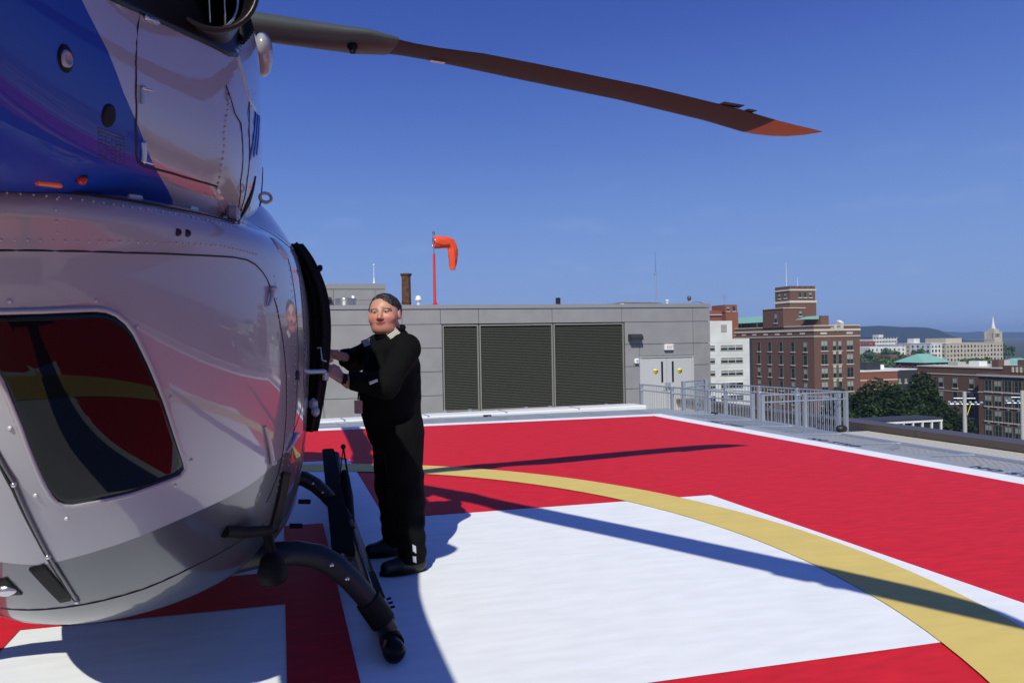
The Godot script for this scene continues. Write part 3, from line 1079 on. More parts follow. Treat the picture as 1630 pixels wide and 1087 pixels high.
	tube(s, [Vector3(150.2, 13.2, -208), Vector3(150.2, 17.0, -208)], 0.08, 5)
	for k in 3: tube(s, [Vector3(149.2, 15.4 + k * 0.6, -208), Vector3(151.2, 15.4 + k * 0.6, -208)], 0.05, 5)
	obj("aerial", s, M.galvanized_dull, w)
	# white block with strip windows
	var q := thing("white_office_block", "white block with bands of strip windows right of the penthouse", "building")
	part_box(q, "wall", M.white_wall, Vector3(66, G, -160), Vector3(100.9, 1.45, -131.2))
	part_box(q, "upper_wall", M.white_wall, Vector3(72, 1.45, -160), Vector3(96.7, 5.4, -131.25))
	part_box(q, "side_wall", M.dark_wall, Vector3(100.9, G, -159), Vector3(102.2, 1.4, -131.9))
	for k in 6: part_box(q, "louvre_slat", M.concrete, Vector3(93.9, 3.0 + k * 0.28, -131.24), Vector3(95.3, 3.2 + k * 0.28, -131.14))
	for row in 6:
		for k in 4:
			window(q, "strip", Vector3(96.4 - k * 6.9, -1.1 - row * 2.75, -131.2), 0)
			if row > 0 or k > 0: pass
	for row in 6: part_box(q, "cladding_joint", M.concrete, Vector3(66, 0.55 - row * 2.75, -131.2), Vector3(100.9, 0.59 - row * 2.75, -131.19))
	# brick school-like complex on the right
	var r := thing("brick_wing", "long dark brick wing with stone course and tall windows beyond the trees", "building")
	part_box(r, "wall", M.brick_b, Vector3(190.4, G, -171), Vector3(214, -8.0, -120))
	part_box(r, "coping", M.stone, Vector3(190.2, -8.0, -171.2), Vector3(214, -7.7, -120))
	part_box(r, "stone_course", M.stone, Vector3(190.25, -10.1, -171.1), Vector3(190.4, -9.85, -150))
	part_box(r, "stone_course", M.stone, Vector3(190.28, -14.9, -171.1), Vector3(190.4, -14.75, -150))
	for row in 4:
		for z in [-168.7, -163.5, -159.2, -154.4]: window(r, "tall", Vector3(190.4, -13.9 - row * 4.1, z), -PI / 2)
	var e := thing("brick_pavilion_block", "taller brick block with arched top windows at the right edge", "building")
	part_box(e, "wall", M.brick_b, Vector3(186.4, G, -149.3), Vector3(212, -9.2, -112))
	part_box(e, "cornice", M.concrete, Vector3(186.0, -9.9, -149.6), Vector3(212, -9.4, -112))
	part_box(e, "parapet", M.brick_b, Vector3(186.6, -9.2, -143), Vector3(190, -6.9, -132))
	part_box(e, "stone_course", M.stone, Vector3(186.25, -14.4, -149.4), Vector3(186.4, -14.15, -112))
	for k in 4: part_box(e, "stone_baluster", M.stone, Vector3(186.45, -8.6, -140.6 + k * 1.0), Vector3(186.6, -7.2, -140.1 + k * 1.0))
	for row in 4:
		for k in 9:
			var z := -146.6 + k * 2.55
			if k == 4: continue
			window(e, "arch", Vector3(186.4, -13.9 - row * 4.0, z), -PI / 2)
			if row == 0:
				s = st()
				var pts := []
				for i in 9: pts.append(Vector2(-cos(PI * i / 8) * 0.95, sin(PI * i / 8) * 0.95))
				prism(s, pts, Vector3(-0.12, 0, 0), Vector3(186.4, -10.95, z), Vector3(0, 0, 1), Vector3(0, 1, 0))
				obj("arch_head", s, M.pane, e)
			elif row > 1: part_box(e, "stone_ornament", M.stone, Vector3(186.3, -13.9 - (row - 1) * 4.0 - 0.75, z - 0.25), Vector3(186.4, -13.9 - (row - 1) * 4.0 - 0.3, z + 0.25))
	for k in 3: part_box(e, "chimney", M.brick_b, Vector3(192 + k * 3, -9.2, -150 + k * 4.5), Vector3(194 + k * 3, -5.6, -148.2 + k * 4.5))
	for k in 3:
		part_box(r, "roof_unit", M.white_plastic if k == 1 else M.concrete, Vector3(196 + k, -7.8, -166 + k * 5.5), Vector3(199 + k, -6.6 + 0.3 * k, -163 + k * 5.5))
	# pavilions with hipped copper roofs
	pavilion("copper_roof_pavilion", "green hipped copper roof pavilion above the long brick wing", Vector3(231.5, 0, -206), 6.4, -8.4, -5.3)
	pavilion("copper_roof_pavilion", "green hipped copper roof pavilion above the arched window block", Vector3(222, 0, -166), 5.4, -8.2, -6.1)
	# lower brick building with white roof and dark wall
	var lo := thing("low_brick_hall", "low orange brick hall with white flat roof behind the big trees", "building")
	part_box(lo, "wall", M.brick_c, Vector3(178, G, -222), Vector3(208.5, -10.7, -195))
	part_box(lo, "roof", M.white_plastic, Vector3(177.8, -10.7, -222), Vector3(208.7, -10.2, -194.8))
	part_box(lo, "stone_course", M.stone, Vector3(178, -13.8, -195), Vector3(208.5, -13.4, -194.85))
	part_box(lo, "end_wall", M.dark_wall, Vector3(208.5, G, -220), Vector3(217.5, -10.5, -196))
	part_box(lo, "end_roof", M.white_plastic, Vector3(208.7, -10.5, -220), Vector3(217.7, -10.2, -195.8))
	part_box(lo, "plant_screen", M.dark_wall, Vector3(196.5, -10.2, -203), Vector3(202.5, -7.6, -196))
	for k in 3: part_box(lo, "roof_unit", M.white_plastic, Vector3(203.4 + k * 2.2, -10.2, -204), Vector3(204.8 + k * 2.2, -9.2 + 0.25 * k, -201))
	for k in 8: window(lo, "small", Vector3(181 + k * 3.6, -16.6, -195), 0)
	for k in 3: window(lo, "small", Vector3(210.4 + k * 2.6, -15.0, -196), 0, M.pane_blind)
	# white framed walkway
	var v := thing("glazed_walkway", "white framed glazed walkway with dark flat roof beneath the brick wing", "walkway", Vector3(79, 0, -74))
	part_box(v, "roof", M.dark_wall, Vector3(-8.5, -9.75, -3.4), Vector3(7.0, -9.55, 0.35))
	part_box(v, "fascia", M.white_plastic, Vector3(-8.5, -10.05, 0.1), Vector3(7.0, -9.75, 0.3))
	part_box(v, "glazing", M.pane, Vector3(-8.4, -13.0, 0.0), Vector3(6.8, -10.05, 0.08))
	for k in 11: part_box(v, "mullion", M.white_plastic, Vector3(-8.45 + k * 1.52, -13.0, 0.081), Vector3(-8.25 + k * 1.52, -10.05, 0.26))
	part_box(v, "base_wall", M.concrete, Vector3(-8.4, G, -3), Vector3(6.8, -13.0, 0.05))
	for k in 2:
		var p := thing("floodlight_pole", ["grey floodlight pole with crossarm in front of the dark brick corner", "grey floodlight pole with crossarm at the far right edge"][k], "light pole", [Vector3(68.6, G, -56.4), Vector3(74.4, G, -55.1)][k], -0.7, "floodlight poles")
		s = st()
		tube(s, [Vector3.ZERO, Vector3(0, 22.6, 0)], [0.27, 0.17], 10)
		obj("pole", s, M.concrete, p)
		s = st()
		tube(s, [Vector3(-1.4, 21.3, 0), Vector3(1.4, 21.3, 0)], 0.09, 6)
		tube(s, [Vector3(-0.9, 21.9, 0), Vector3(0.9, 21.9, 0)], 0.06, 6)
		obj("crossarm", s, M.galvanized, p)
		for x in [-1.3, -0.8, -0.35, 0.45, 0.9, 1.35]:
			s = st()
			bevel(s, Vector3(x, 21.5, 0.12), Vector3(0.24, 0.2, 0.2), 0.04, Basis(Vector3.RIGHT, 0.5))
			obj("lamp_head", s, M.galvanized_dull, p)
		if k == 0:
			s = st()
			tube(s, [Vector3(0.15, 20.2, 0.25), Vector3(0.5, 21.4, 0.2)], 0.035, 5)
			obj("cable_guard", s, M.sticker_yellow, p)
	far_town()
	trees()

func pavilion(called: String, label: String, at: Vector3, half: float, eave: float, peak: float) -> void:
	var p := thing(called, label, "building", at)
	part_box(p, "wall", M.brick_c, Vector3(-half * 0.9, -27, -half * 0.9), Vector3(half * 0.9, eave, half * 0.9))
	var s := st()
	s.set_smooth_group(-1)
	var c := [Vector3(-half, eave, -half), Vector3(half, eave, -half), Vector3(half, eave, half), Vector3(-half, eave, half)]
	var rd := half * 0.35
	var a := Vector3(-rd, peak, 0)
	var d := Vector3(rd, peak, 0)
	tri(s, c[0], c[3], a); tri(s, c[2], c[1], d)
	quad(s, c[3], c[2], d, a); quad(s, c[1], c[0], a, d)
	quad(s, c[0], c[1], c[2], c[3])
	obj("copper_roof", s, M.copper_green, p)
	part_box(p, "eave", M.dark_wall, Vector3(-half * 0.96, eave - 0.35, -half * 0.96), Vector3(half * 0.96, eave - 0.01, half * 0.96))
	for k in 4:
		window(p, "small", Vector3(-half * 0.9, eave - 2.1, half * (-0.6 + k * 0.4)), -PI / 2)
		window(p, "small", Vector3(half * (-0.6 + k * 0.4), eave - 2.1, half * 0.9), 0)

func far_block(called: String, label: String, m: Material, at: Vector3, size: Vector3, rows: int, cols: int, side: int, key := "far") -> Node3D:
	var b := thing(called, label, "building", at)
	part_box(b, "wall", m, Vector3(0, -27.0 - at.y, -size.z), Vector3(size.x, size.y, 0))
	part_box(b, "parapet", m, Vector3(-0.25, size.y, -size.z - 0.2), Vector3(size.x + 0.25, size.y + 0.5, 0.25))
	for i in rows:
		for k in cols: window(b, key, Vector3(size.x * (k + 0.5) / cols, size.y - 3.6 - i * 3.9, 0), 0)
		for k in side: window(b, key, Vector3(0, size.y - 3.6 - i * 3.9, -size.z * (k + 0.5) / side), -PI / 2)
	return b

func far_town() -> void:
	# long cream building with the wedding-cake spire
	var b := far_block("cream_hospital_wing", "long cream building with rows of dark windows below the spire", M.cream_wall, Vector3(572, -20, -486), Vector3(63, 13.7, 40), 4, 17, 8)
	part_box(b, "upper_block", M.cream_wall, Vector3(16, 13.7, -34), Vector3(34, 18.4, -14))
	part_box(b, "wing_wall", M.white_wall, Vector3(-40, -7, -75), Vector3(0, 11.4, -40))
	for i in 3:
		for k in 8: window(b, "far", Vector3(-37 + k * 4.9, 7.6 - i * 3.9, -40), 0)
	var t := thing("church_spire", "tall pale stepped tower with slender spire above the cream building", "church tower", Vector3(646, -8.4, -503))
	var s := st()
	var lev := [[4.6, 0.0], [4.6, 6.0], [3.9, 6.0], [3.9, 11.5], [3.1, 11.5], [3.1, 14.0], [2.2, 14.0], [2.2, 15.2]]
	for i in range(0, lev.size() - 1, 2):
		var w: float = lev[i][0]
		part_box(t, "tower_stage", M.cream_wall, Vector3(-w, lev[i][1] - (2.0 if i == 0 else 0.0), -w), Vector3(w, lev[i + 1][1], w))
	for sx in [-1, 1]:
		for sz in [-1, 1]: part_box(t, "buttress", M.cream_wall, Vector3(sx * 4.0 - 0.6, 6, sz * 4.0 - 0.6), Vector3(sx * 4.0 + 0.6, 12.4, sz * 4.0 + 0.6))
	s = st()
	lathe(s, [Vector2(1.9, 15.0), Vector2(1.3, 18), Vector2(0.7, 22), Vector2(0.12, 26.5), Vector2(0, 27)], Vector3.ZERO, 8)
	obj("spire", s, M.white_wall, t)
	for k in 3: part_box(t, "belfry_opening", M.dark_wall, Vector3(-2.3 + k * 1.7, 7.0, 3.91), Vector3(-1.2 + k * 1.7, 10.4, 3.96))
	# parking deck and offices
	var p := thing("parking_deck", "white parking structure with dark open decks below the hills", "building", Vector3(676, -14, -664))
	for i in 4:
		part_box(p, "deck_slab", M.white_wall, Vector3(0, i * 4.2 - 3, -30), Vector3(34, i * 4.2 - 0.4, 0))
		part_box(p, "deck_opening", M.dark_wall, Vector3(0.5, i * 4.2 - 0.4, -29.5), Vector3(33.5, i * 4.2 + 1.2, -0.6))
		for k in 9: part_box(p, "column", M.white_wall, Vector3(0.2 + k * 4.2, i * 4.2 - 0.4, -0.5), Vector3(1.0 + k * 4.2, i * 4.2 + 1.2, -0.02))
	part_box(p, "stair_head", M.white_wall, Vector3(14, 13.8, -14), Vector3(21, 17.2, -6))
	part_box(p, "base_wall", M.white_wall, Vector3(0.2, -13, -29), Vector3(33.8, -3.01, -0.3))
	far_block("white_apartment_block", "stepped white building in front of the parking structure", M.white_wall, Vector3(640, -21, -600), Vector3(30, 12, 22), 3, 8, 4)
	far_block("white_warehouse", "long low white building right of the stepped white building", M.white_wall, Vector3(640, -22, -570), Vector3(40, 11, 18), 2, 10, 3)
	far_block("white_twin_block", "bright white block with stair tower just left of the cream building", M.white_wall, Vector3(560, -18, -490), Vector3(22, 12, 20), 3, 6, 4)
	var k2 := far_block("white_tower_block", "white block with a raised lift tower left of the bright white block", M.white_wall, Vector3(600, -19, -545), Vector3(24, 12.5, 18), 3, 6, 3)
	part_box(k2, "lift_tower", M.white_wall, Vector3(6, 12.5, -10), Vector3(13, 17.5, -3))
	far_block("brick_warehouse", "far red brick building at the foot of the hills beside the tower block", M.brick_c, Vector3(560, -18, -575), Vector3(28, 14, 20), 3, 8, 4)
	far_block("tan_shop_row", "low tan brick row beneath the white buildings", M.brick_c, Vector3(480, -25, -455), Vector3(46, 10, 16), 1, 12, 3)
	far_block("brick_house_row", "small red brick building at the far right beyond the cream building", M.brick_c, Vector3(668, -22, -470), Vector3(18, 14, 14), 3, 5, 3)

var leaf_cols := []

func crown_mesh(seed_: int, rad: Vector3, n: int, size: float, tone := 1.0) -> ArrayMesh:
	var g := RandomNumberGenerator.new()
	g.seed = seed_
	var s := st()
	s.set_smooth_group(-1)
	var blobs := []
	for i in 16:
		var d := Vector3(g.randfn(), g.randfn() * 0.8, g.randfn()).normalized() * pow(g.randf(), 0.4) * 0.72
		blobs.append([d * rad, g.randf_range(0.24, 0.42), g.randf_range(0.6, 1.35)])
	for i in n:
		var b: Array = blobs[g.randi() % blobs.size()]
		var d := Vector3(g.randfn(), g.randfn(), g.randfn()).normalized() * pow(g.randf(), 0.25)
		var p: Vector3 = b[0] + d * rad * b[1]
		var k: float = b[2] * g.randf_range(0.7, 1.3)
		s.set_color(Color(0.03 * k, 0.052 * k, 0.02 * k) * tone)
		var u := Vector3(g.randfn(), g.randfn() * 0.6, g.randfn()).normalized() * size * g.randf_range(0.6, 1.3)
		var v := u.cross(Vector3(g.randfn(), g.randfn(), g.randfn())).normalized() * u.length() * 0.6
		quad(s, p - u, p + v, p + u, p - v)
	s.generate_normals()
	return s.commit()

func tree(label: String, at: Vector3, crown: ArrayMesh, h: float, group: String, scl: Vector3) -> void:
	var t := thing("broadleaf_tree", label, "tree", at, rng.randf() * TAU, group)
	var s := st()
	tube(s, [Vector3.ZERO, Vector3(0.1, h * 0.35, 0), Vector3(-0.1, h * 0.75, 0.1)], [0.4, 0.3, 0.12], 7)
	for k in 4:
		var a := k * 1.6
		tube(s, [Vector3(0, h * (0.35 + 0.07 * k), 0), Vector3(cos(a) * h * 0.2, h * (0.6 + 0.06 * k), sin(a) * h * 0.2)], [0.16, 0.05], 5)
	obj("trunk", s, M.bark, t)
	var c := obj("crown", crown, M.leaf, t)
	c.position.y = h * 0.66
	c.scale = scl
	c.set_meta("kind", "stuff")

func trees() -> void:
	var G := -27.0
	var near := []
	for i in 3: near.append(crown_mesh(100 + i, Vector3(6.0, 6.6, 6.0), 6500, 0.36, 1.0))
	var spots := [[107, -103.5, 22], [113.5, -104, 23.5], [119, -107, 20.5], [106, -96, 18], [112.5, -96, 17], [122, -104, 16], [103.5, -108, 20]]
	var words := ["dark leafy tree close to the brick block's right edge", "tallest dark leafy tree in the clump below the white roofed hall", "dark leafy tree at the right of the clump before the brick wing", "lower bushy tree at the front left of the clump", "lower bushy tree at the front middle of the clump", "small leafy tree between the clump and the brick wing", "leafy tree half hidden by the brick block's right edge"]
	for i in spots.size():
		var p: Array = spots[i]
		var k: float = p[2] / 23.0
		tree(words[i], Vector3(p[0], G, p[1]), near[i % 3], p[2], "dark trees beside the brick block", Vector3(k, k, k))
	var far := []
	for i in 3: far.append(crown_mesh(200 + i, Vector3(7, 5.5, 7), 1500, 0.75, 3.0))
	for i in 64:
		var d := rng.randf_range(330, 540)
		var a := deg_to_rad(rng.randf_range(39.0, 58.5))
		tree("green street tree in the belt of trees below the far white buildings", Vector3(sin(a) * d, G, -cos(a) * d), far[i % 3], rng.randf_range(13.5, 18.0), "belt of trees in the middle distance", Vector3.ONE * rng.randf_range(0.85, 1.2))
	for i in 26:
		var a := deg_to_rad(rng.randf_range(38.0, 60.0))
		var d := rng.randf_range(700, 1000)
		tree("small far tree among the roofs below the hills", Vector3(sin(a) * d, G, -cos(a) * d), far[i % 3], rng.randf_range(14.0, 22.0), "far trees before the hills", Vector3.ONE * rng.randf_range(1.0, 1.5))

func hills() -> void:
	var n := FastNoiseLite.new()
	n.seed = 5
	n.frequency = 0.0016
	n.fractal_octaves = 5
	# two ridges: [degrees from the deck axis, height]
	var r1 := [[-70.0, 90.0], [-20.0, 80.0], [10.0, 70.0], [30.0, 60.0], [43.0, 47.0], [44.8, 45.5], [45.9, 46.5], [47.2, 38.0], [48.2, 36.0], [49.1, 27.0], [49.6, 10.0], [50.2, -12.0], [51.0, -26.0], [60.0, -27.0], [90.0, 20.0], [180.0, 60.0], [290.0, 90.0]]
	var r2 := [[-70.0, 40.0], [30.0, 40.0], [48.0, 32.0], [49.8, 27.0], [50.75, 18.0], [51.4, 23.0], [52.3, 11.0], [53.0, 15.0], [53.8, 8.0], [56.0, 24.0], [70.0, 60.0], [120.0, 50.0], [290.0, 40.0]]
	for q in [[r1, 3600.0, "hills"], [r2, 6400.0, "far_hills"]]:
		var rows := []
		for j in 9:
			var row := []
			var t := j / 8.0
			for i in 520:
				var a := deg_to_rad(-70.0 + 360.0 * i / 519.0)
				var top: float = curve(q[0], rad_to_deg(a))[0]
				var d: float = q[1] - 600.0 + t * 900.0
				var p := Vector3(sin(a) * d, 0, -cos(a) * d)
				var prof: float = sin(minf(t * 1.5, 1.0) * PI / 2) * (1.0 if t < 0.75 else 1.0 - (t - 0.75) * 2.0)
				p.y = -27.0 + (top + 27.0) * prof + n.get_noise_2d(p.x, p.z) * 4.0 * prof
				row.append(p)
			rows.append(row)
		var s := st()
		grid(s, rows, false, true)
		struct(q[2], s, M.forest)

# ---------- helicopter (own axes: x to its right, -z to its nose, mast over z = -4.2) ----------
const AX := -4.2
# level: height, half width, reach to the rear
var HT := [[0, 0.35, 0.0, 0.0], [1, 0.353, 0.32, 0.6], [2, 0.37, 0.54, 1.08], [3, 0.425, 0.69, 1.42], [4, 0.53, 0.78, 1.63], [5, 0.69, 0.82, 1.82], [6, 0.9, 0.855, 2.02], [7, 1.15, 0.875, 2.19], [8, 1.45, 0.89, 2.29], [9, 1.7, 0.88, 2.33], [10, 1.87, 0.85, 2.31], [11, 2.0, 0.815, 1.6], [12, 2.13, 0.74, 1.3], [13, 2.23, 0.66, 1.1], [14, 2.3, 0.5, 0.8], [15, 2.32, 0.0, 0.0]]
# station: half width, underside, top, squareness
var CT := [[-6.6, 0.2, 2.0, 2.35, 2.2], [-6.0, 0.42, 1.9, 2.65, 2.6], [-5.2, 0.565, 1.86, 3.12, 3.2], [-4.2, 0.62, 1.86, 3.3, 3.6], [-3.4, 0.65, 1.85, 3.25, 3.6], [-2.9, 0.635, 1.85, 3.08, 3.4], [-2.54, 0.575, 1.85, 2.92, 3.2], [-2.25, 0.475, 1.85, 2.8, 3.2], [-1.9, 0.375, 1.84, 2.73, 3.2], [-1.5, 0.305, 1.835, 2.69, 3.2], [-1, 0.27, 1.85, 2.66, 3.2], [0, 0.25, 1.91, 2.64, 3.0], [2, 0.23, 2.05, 2.64, 2.6], [4.5, 0.19, 2.27, 2.66, 2.2]]

func hull(v: float, ph: float, off := 0.0) -> Vector3:
	var h := curve(HT, v)
	var w: float = maxf(h[1], 1e-4)
	var l: float = maxf(h[2], 1e-4)
	var s := absf(sin(ph))
	var c := cos(ph)
	var n := 2.0
	if c < 0:
		l *= 1.55
		n = 2.6
	var r := 1.0 / pow(pow(s / w, n) + pow(absf(c) / l, n), 1.0 / n)
	var p := Vector3(r * sin(ph), h[0], AX + r * c)
	if off != 0.0:
		var a := hull(v, ph + 0.01) - hull(v, ph - 0.01)
		var b := hull(minf(v + 0.02, 14.98), ph) - hull(maxf(v - 0.02, 0.02), ph)
		var nn := a.cross(b).normalized()
		if nn.dot(Vector3(p.x, (p.y - 1.3), p.z - AX)) < 0: nn = -nn
		p += nn * off
	return p

func hull_at(q: Vector2, off: float) -> Vector3:   # q: degrees round, level
	return hull(q.y, deg_to_rad(q.x), off)

func cowl(z: float, th: float) -> Vector3:
	var c := curve(CT, z)
	var e: float = 2.0 / c[3]
	var x := cos(th)
	var y := sin(th)
	return Vector3(signf(x) * pow(absf(x), e) * c[0], (c[1] + c[2]) / 2 + signf(y) * pow(absf(y), e) * (c[2] - c[1]) / 2, z)

func cowl_x(z: float, y: float) -> float:
	var c := curve(CT, z)
	var u: float = absf((y - (c[1] + c[2]) / 2) / ((c[2] - c[1]) / 2))
	return c[0] * pow(maxf(0.0, 1.0 - pow(minf(u, 1.0), c[3])), 1.0 / c[3])

func cowl_at(q: Vector2, off: float) -> Vector3:   # q: z, y
	var p := Vector3(cowl_x(q.x, q.y), q.y, q.x)
	if off != 0.0:
		var d := 0.012
		var a := Vector3(cowl_x(q.x + d, q.y) - cowl_x(q.x - d, q.y), 0, 2 * d)
		var b := Vector3(cowl_x(q.x, q.y + d) - cowl_x(q.x, q.y - d), 2 * d, 0)
		var n := b.cross(a).normalized()
		if n.x < 0: n = -n
		p += n * off
	return p

func outline(pts: Array, step: float, close := true) -> Array:
	var out := []
	var n := pts.size()
	for i in (n if close else n - 1):
		var a: Vector2 = pts[i]
		var b: Vector2 = pts[(i + 1) % n]
		var m := int(maxf(1, ceil((b - a).length() / step)))
		for k in m: out.append(a.lerp(b, float(k) / m))
	if not close: out.append(pts[n - 1])
	return out

func patch(s: SurfaceTool, f: Callable, pts: Array, off: float, step: float, rings := 8) -> void:
	# a panel that follows the skin f, off metres proud of it
	s.set_smooth_group(0)
	var o := outline(pts, step)
	var c := Vector2.ZERO
	for p in o: c += p
	c /= o.size()
	var rows := []
	for k in rings + 1:
		var row := []
		for p in o: row.append(f.call(c.lerp(p, maxf(float(k) / rings, 0.001)), off))
		rows.append(row)
	var edge := []
	for p in o: edge.append(f.call(p, -0.004))
	rows.append(edge)
	grid(s, rows, true, true)

func seam(s: SurfaceTool, f: Callable, pts: Array, r: float, step: float, close := false, off := 0.0) -> void:
	var q := []
	for p in outline(pts, step, close): q.append(f.call(p, off))
	if close: q.append(q[0])
	tube(s, q, r, 5, false)

func rivets(s: SurfaceTool, f: Callable, pts: Array, gap: float, step: float, r := 0.0034) -> void:
	var q := []
	for p in outline(pts, step, false): q.append(f.call(p, 0.0))
	var run := 0.0
	for i in q.size() - 1:
		var d: float = (q[i + 1] - q[i]).length()
		while run < d:
			ball(s, q[i].lerp(q[i + 1], run / d), Vector3(r, r, r), 6, 4)
			run += gap
		run -= d

func helicopter() -> void:
	var h := thing("helicopter", "large blue and white rescue helicopter parked on the red deck", "helicopter", Vector3(-0.72, 0, 0))
	var fh := hull_at
	var fc := cowl_at
	# --- fuselage: grey belly, white upper body, split along the paint line
	var lo := []
	var up := []
	var line := [[0.0, 5.56], [7.0, 5.76], [12.9, 5.93], [22.4, 6.08], [32.3, 6.31], [60.0, 6.5], [180.0, 6.5]]
	for j in 23:
		var row := []
		for i in 181:
			var d := -180.0 + i * 2.0
			row.append(hull(0.0 + curve(line, absf(d))[0] * j / 22.0, deg_to_rad(d)))
		lo.append(row)
	for j in 41:
		var row := []
		for i in 181:
			var d := -180.0 + i * 2.0
			var v0: float = curve(line, absf(d))[0]
			row.append(hull(v0 + (15.0 - v0) * j / 40.0, deg_to_rad(d)))
		up.append(row)
	var s := st()
	grid(s, lo, false, true)
	obj("lower_fuselage", s, M.heli_grey, h)
	s = st()
	grid(s, up, false, true)
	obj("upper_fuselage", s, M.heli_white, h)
	# --- cowling and tail boom, white forward and blue behind a slanting paint line
	var pl := [[1.84, -2.5], [1.917, -2.382], [1.976, -2.089], [2.05, -1.904], [2.091, -1.814], [2.143, -1.736], [2.177, -1.652], [2.199, -1.59], [2.35, -1.2], [2.5, -0.85], [2.7, -0.4]]
	var wh := []
	var bl := []
	var ths := []
	for i in 97: ths.append(TAU * i / 96.0)
	var zb := []
	for th in ths:
		var z := -2.0
		for k in 12: z = lerpf(z, curve(pl, cowl(z, th).y)[0], 0.6)
		zb.append(z)
	for j in 46:
		var row := []
		for i in 97: row.append(cowl(lerpf(-6.58, zb[i], j / 45.0), ths[i]))
		wh.append(row)
	for j in 41:
		var row := []
		for i in 97: row.append(cowl(lerpf(zb[i], 4.5, pow(j / 40.0, 1.6)), ths[i]))
		bl.append(row)
	s = st()
	grid(s, wh)
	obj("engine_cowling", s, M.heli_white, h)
	s = st()
	grid(s, bl)
	obj("tail_boom", s, M.heli_blue, h)
	tail(h)
	# --- clamshell door: joint strip, door edge, window
	s = st()
	seam(s, fh, [Vector2(-1, 7.3), Vector2(-0.3, 6.99), Vector2(0.1, 6.71), Vector2(0.6, 6), Vector2(1, 5.33), Vector2(1.3, 4.64)], 0.005, 0.1)
	seam(s, fh, [Vector2(-20, 9.1), Vector2(1.2, 9), Vector2(4.4, 9.03), Vector2(8, 9.08), Vector2(12.7, 9.18), Vector2(17.6, 9.3), Vector2(19.8, 9.32), Vector2(21.4, 9.28), Vector2(22.9, 9.18), Vector2(24.1, 9.06), Vector2(25.3, 8.87), Vector2(26.8, 8.59), Vector2(29, 8.06), Vector2(30.8, 7.57), Vector2(31.9, 7.02), Vector2(32, 6.43), Vector2(31, 6.0), Vector2(28, 5.5)], 0.003, 0.25)
	seam(s, fh, [Vector2(-7.7, 4.37), Vector2(-2.7, 4.4), Vector2(3.1, 4.47), Vector2(8.3, 4.56), Vector2(13.5, 4.73), Vector2(20.6, 4.85), Vector2(29.2, 4.95)], 0.0026, 0.25)
	obj("door_seam", s, M.seam, h)
	var strip := Node3D.new()
	strip.name = "door_joint_strip"
	h.add_child(strip, true)
	s = st()
	patch(s, fh, [Vector2(-1.1, 5.51), Vector2(0.3, 5.59), Vector2(1.2, 4.84), Vector2(1, 4.66), Vector2(-0.1, 4.63)], 0.004, 0.3, 4)
	obj("rubber_seal", s, M.trim_black, strip)
	s = st()
	seam(s, fh, [Vector2(-0.7, 7.3), Vector2(-0.2, 7.08), Vector2(0.3, 6.82), Vector2(0.8, 6.05), Vector2(1.3, 5.25), Vector2(1.6, 4.57)], 0.006, 0.1, false, 0.004)
	obj("edge_rail", s, M.heli_grey, strip)
	s = st()
	for q in [Vector2(0.3, 6.8), Vector2(0.95, 5.75), Vector2(1.55, 4.65)]: ball(s, hull_at(q, 0.008), Vector3(0.008, 0.008, 0.008), 8, 6)
	obj("rail_screw", s, M.steel, strip)
	var win := [Vector2(-1.6, 8.34), Vector2(0.3, 8.37), Vector2(1, 8.37), Vector2(3, 8.38), Vector2(5, 8.4), Vector2(6.1, 8.41), Vector2(6.7, 8.4), Vector2(7.3, 8.36), Vector2(7.9, 8.28), Vector2(8.4, 8.17), Vector2(9.5, 7.81), Vector2(10.5, 7.47), Vector2(11.7, 6.98), Vector2(12.2, 6.77), Vector2(12.3, 6.68), Vector2(11.8, 6.59), Vector2(10.4, 6.55), Vector2(7.6, 6.48), Vector2(5.1, 6.46), Vector2(3.6, 6.45), Vector2(3, 6.47), Vector2(2.6, 6.52), Vector2(2.3, 6.62), Vector2(2, 6.8), Vector2(1.3, 7.35), Vector2(0.6, 7.75), Vector2(-0.4, 8.05), Vector2(-1.4, 8.28)]
	var wn := Node3D.new()
	wn.name = "rear_door_window"
	h.add_child(wn, true)
	s = st()
	patch(s, fh, win, 0.004, 0.35, 10)
	obj("pane", s, M.tinted, wn)
	s = st()
	seam(s, fh, win, 0.0085, 0.2, true, 0.0015)
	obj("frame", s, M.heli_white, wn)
	s = st()
	for q in [Vector2(1.5, 8.47), Vector2(6.1, 8.49), Vector2(8.6, 8.23), Vector2(11, 7.51), Vector2(12.9, 6.77), Vector2(11.4, 6.47), Vector2(3, 6.28), Vector2(1.4, 6.63), Vector2(0.7, 7.34)]:
		ball(s, hull_at(q, 0.0), Vector3(0.0065, 0.0065, 0.004), 8, 5)
	tag(obj("screw", s, M.rivet, h), "", "", "", "stuff")
	# --- rivet rows and upper seams
	s = st()
	rivets(s, fh, [Vector2(-6, 9.78), Vector2(1.3, 9.78), Vector2(8.1, 9.82), Vector2(12.8, 9.92), Vector2(19.2, 10.06)], 0.028, 0.5)
	rivets(s, fh, [Vector2(-6, 9.11), Vector2(1.2, 9.12), Vector2(5.1, 9.16), Vector2(10.1, 9.28), Vector2(16, 9.46), Vector2(22, 9.5)], 0.028, 0.5)
	rivets(s, fh, [Vector2(4.3, 9.76), Vector2(4.2, 9.16)], 0.03, 0.1)
	rivets(s, fh, [Vector2(26.4, 9.16), Vector2(27.1, 8.49), Vector2(29.5, 8.0), Vector2(32.2, 7.23), Vector2(32.8, 6.62), Vector2(32, 5.6)], 0.03, 0.3)
	rivets(s, fh, [Vector2(34.1, 9.65), Vector2(34.9, 8.77), Vector2(35.6, 7.91), Vector2(36.8, 7.16), Vector2(37.1, 6.27), Vector2(37, 5.2)], 0.03, 0.3)
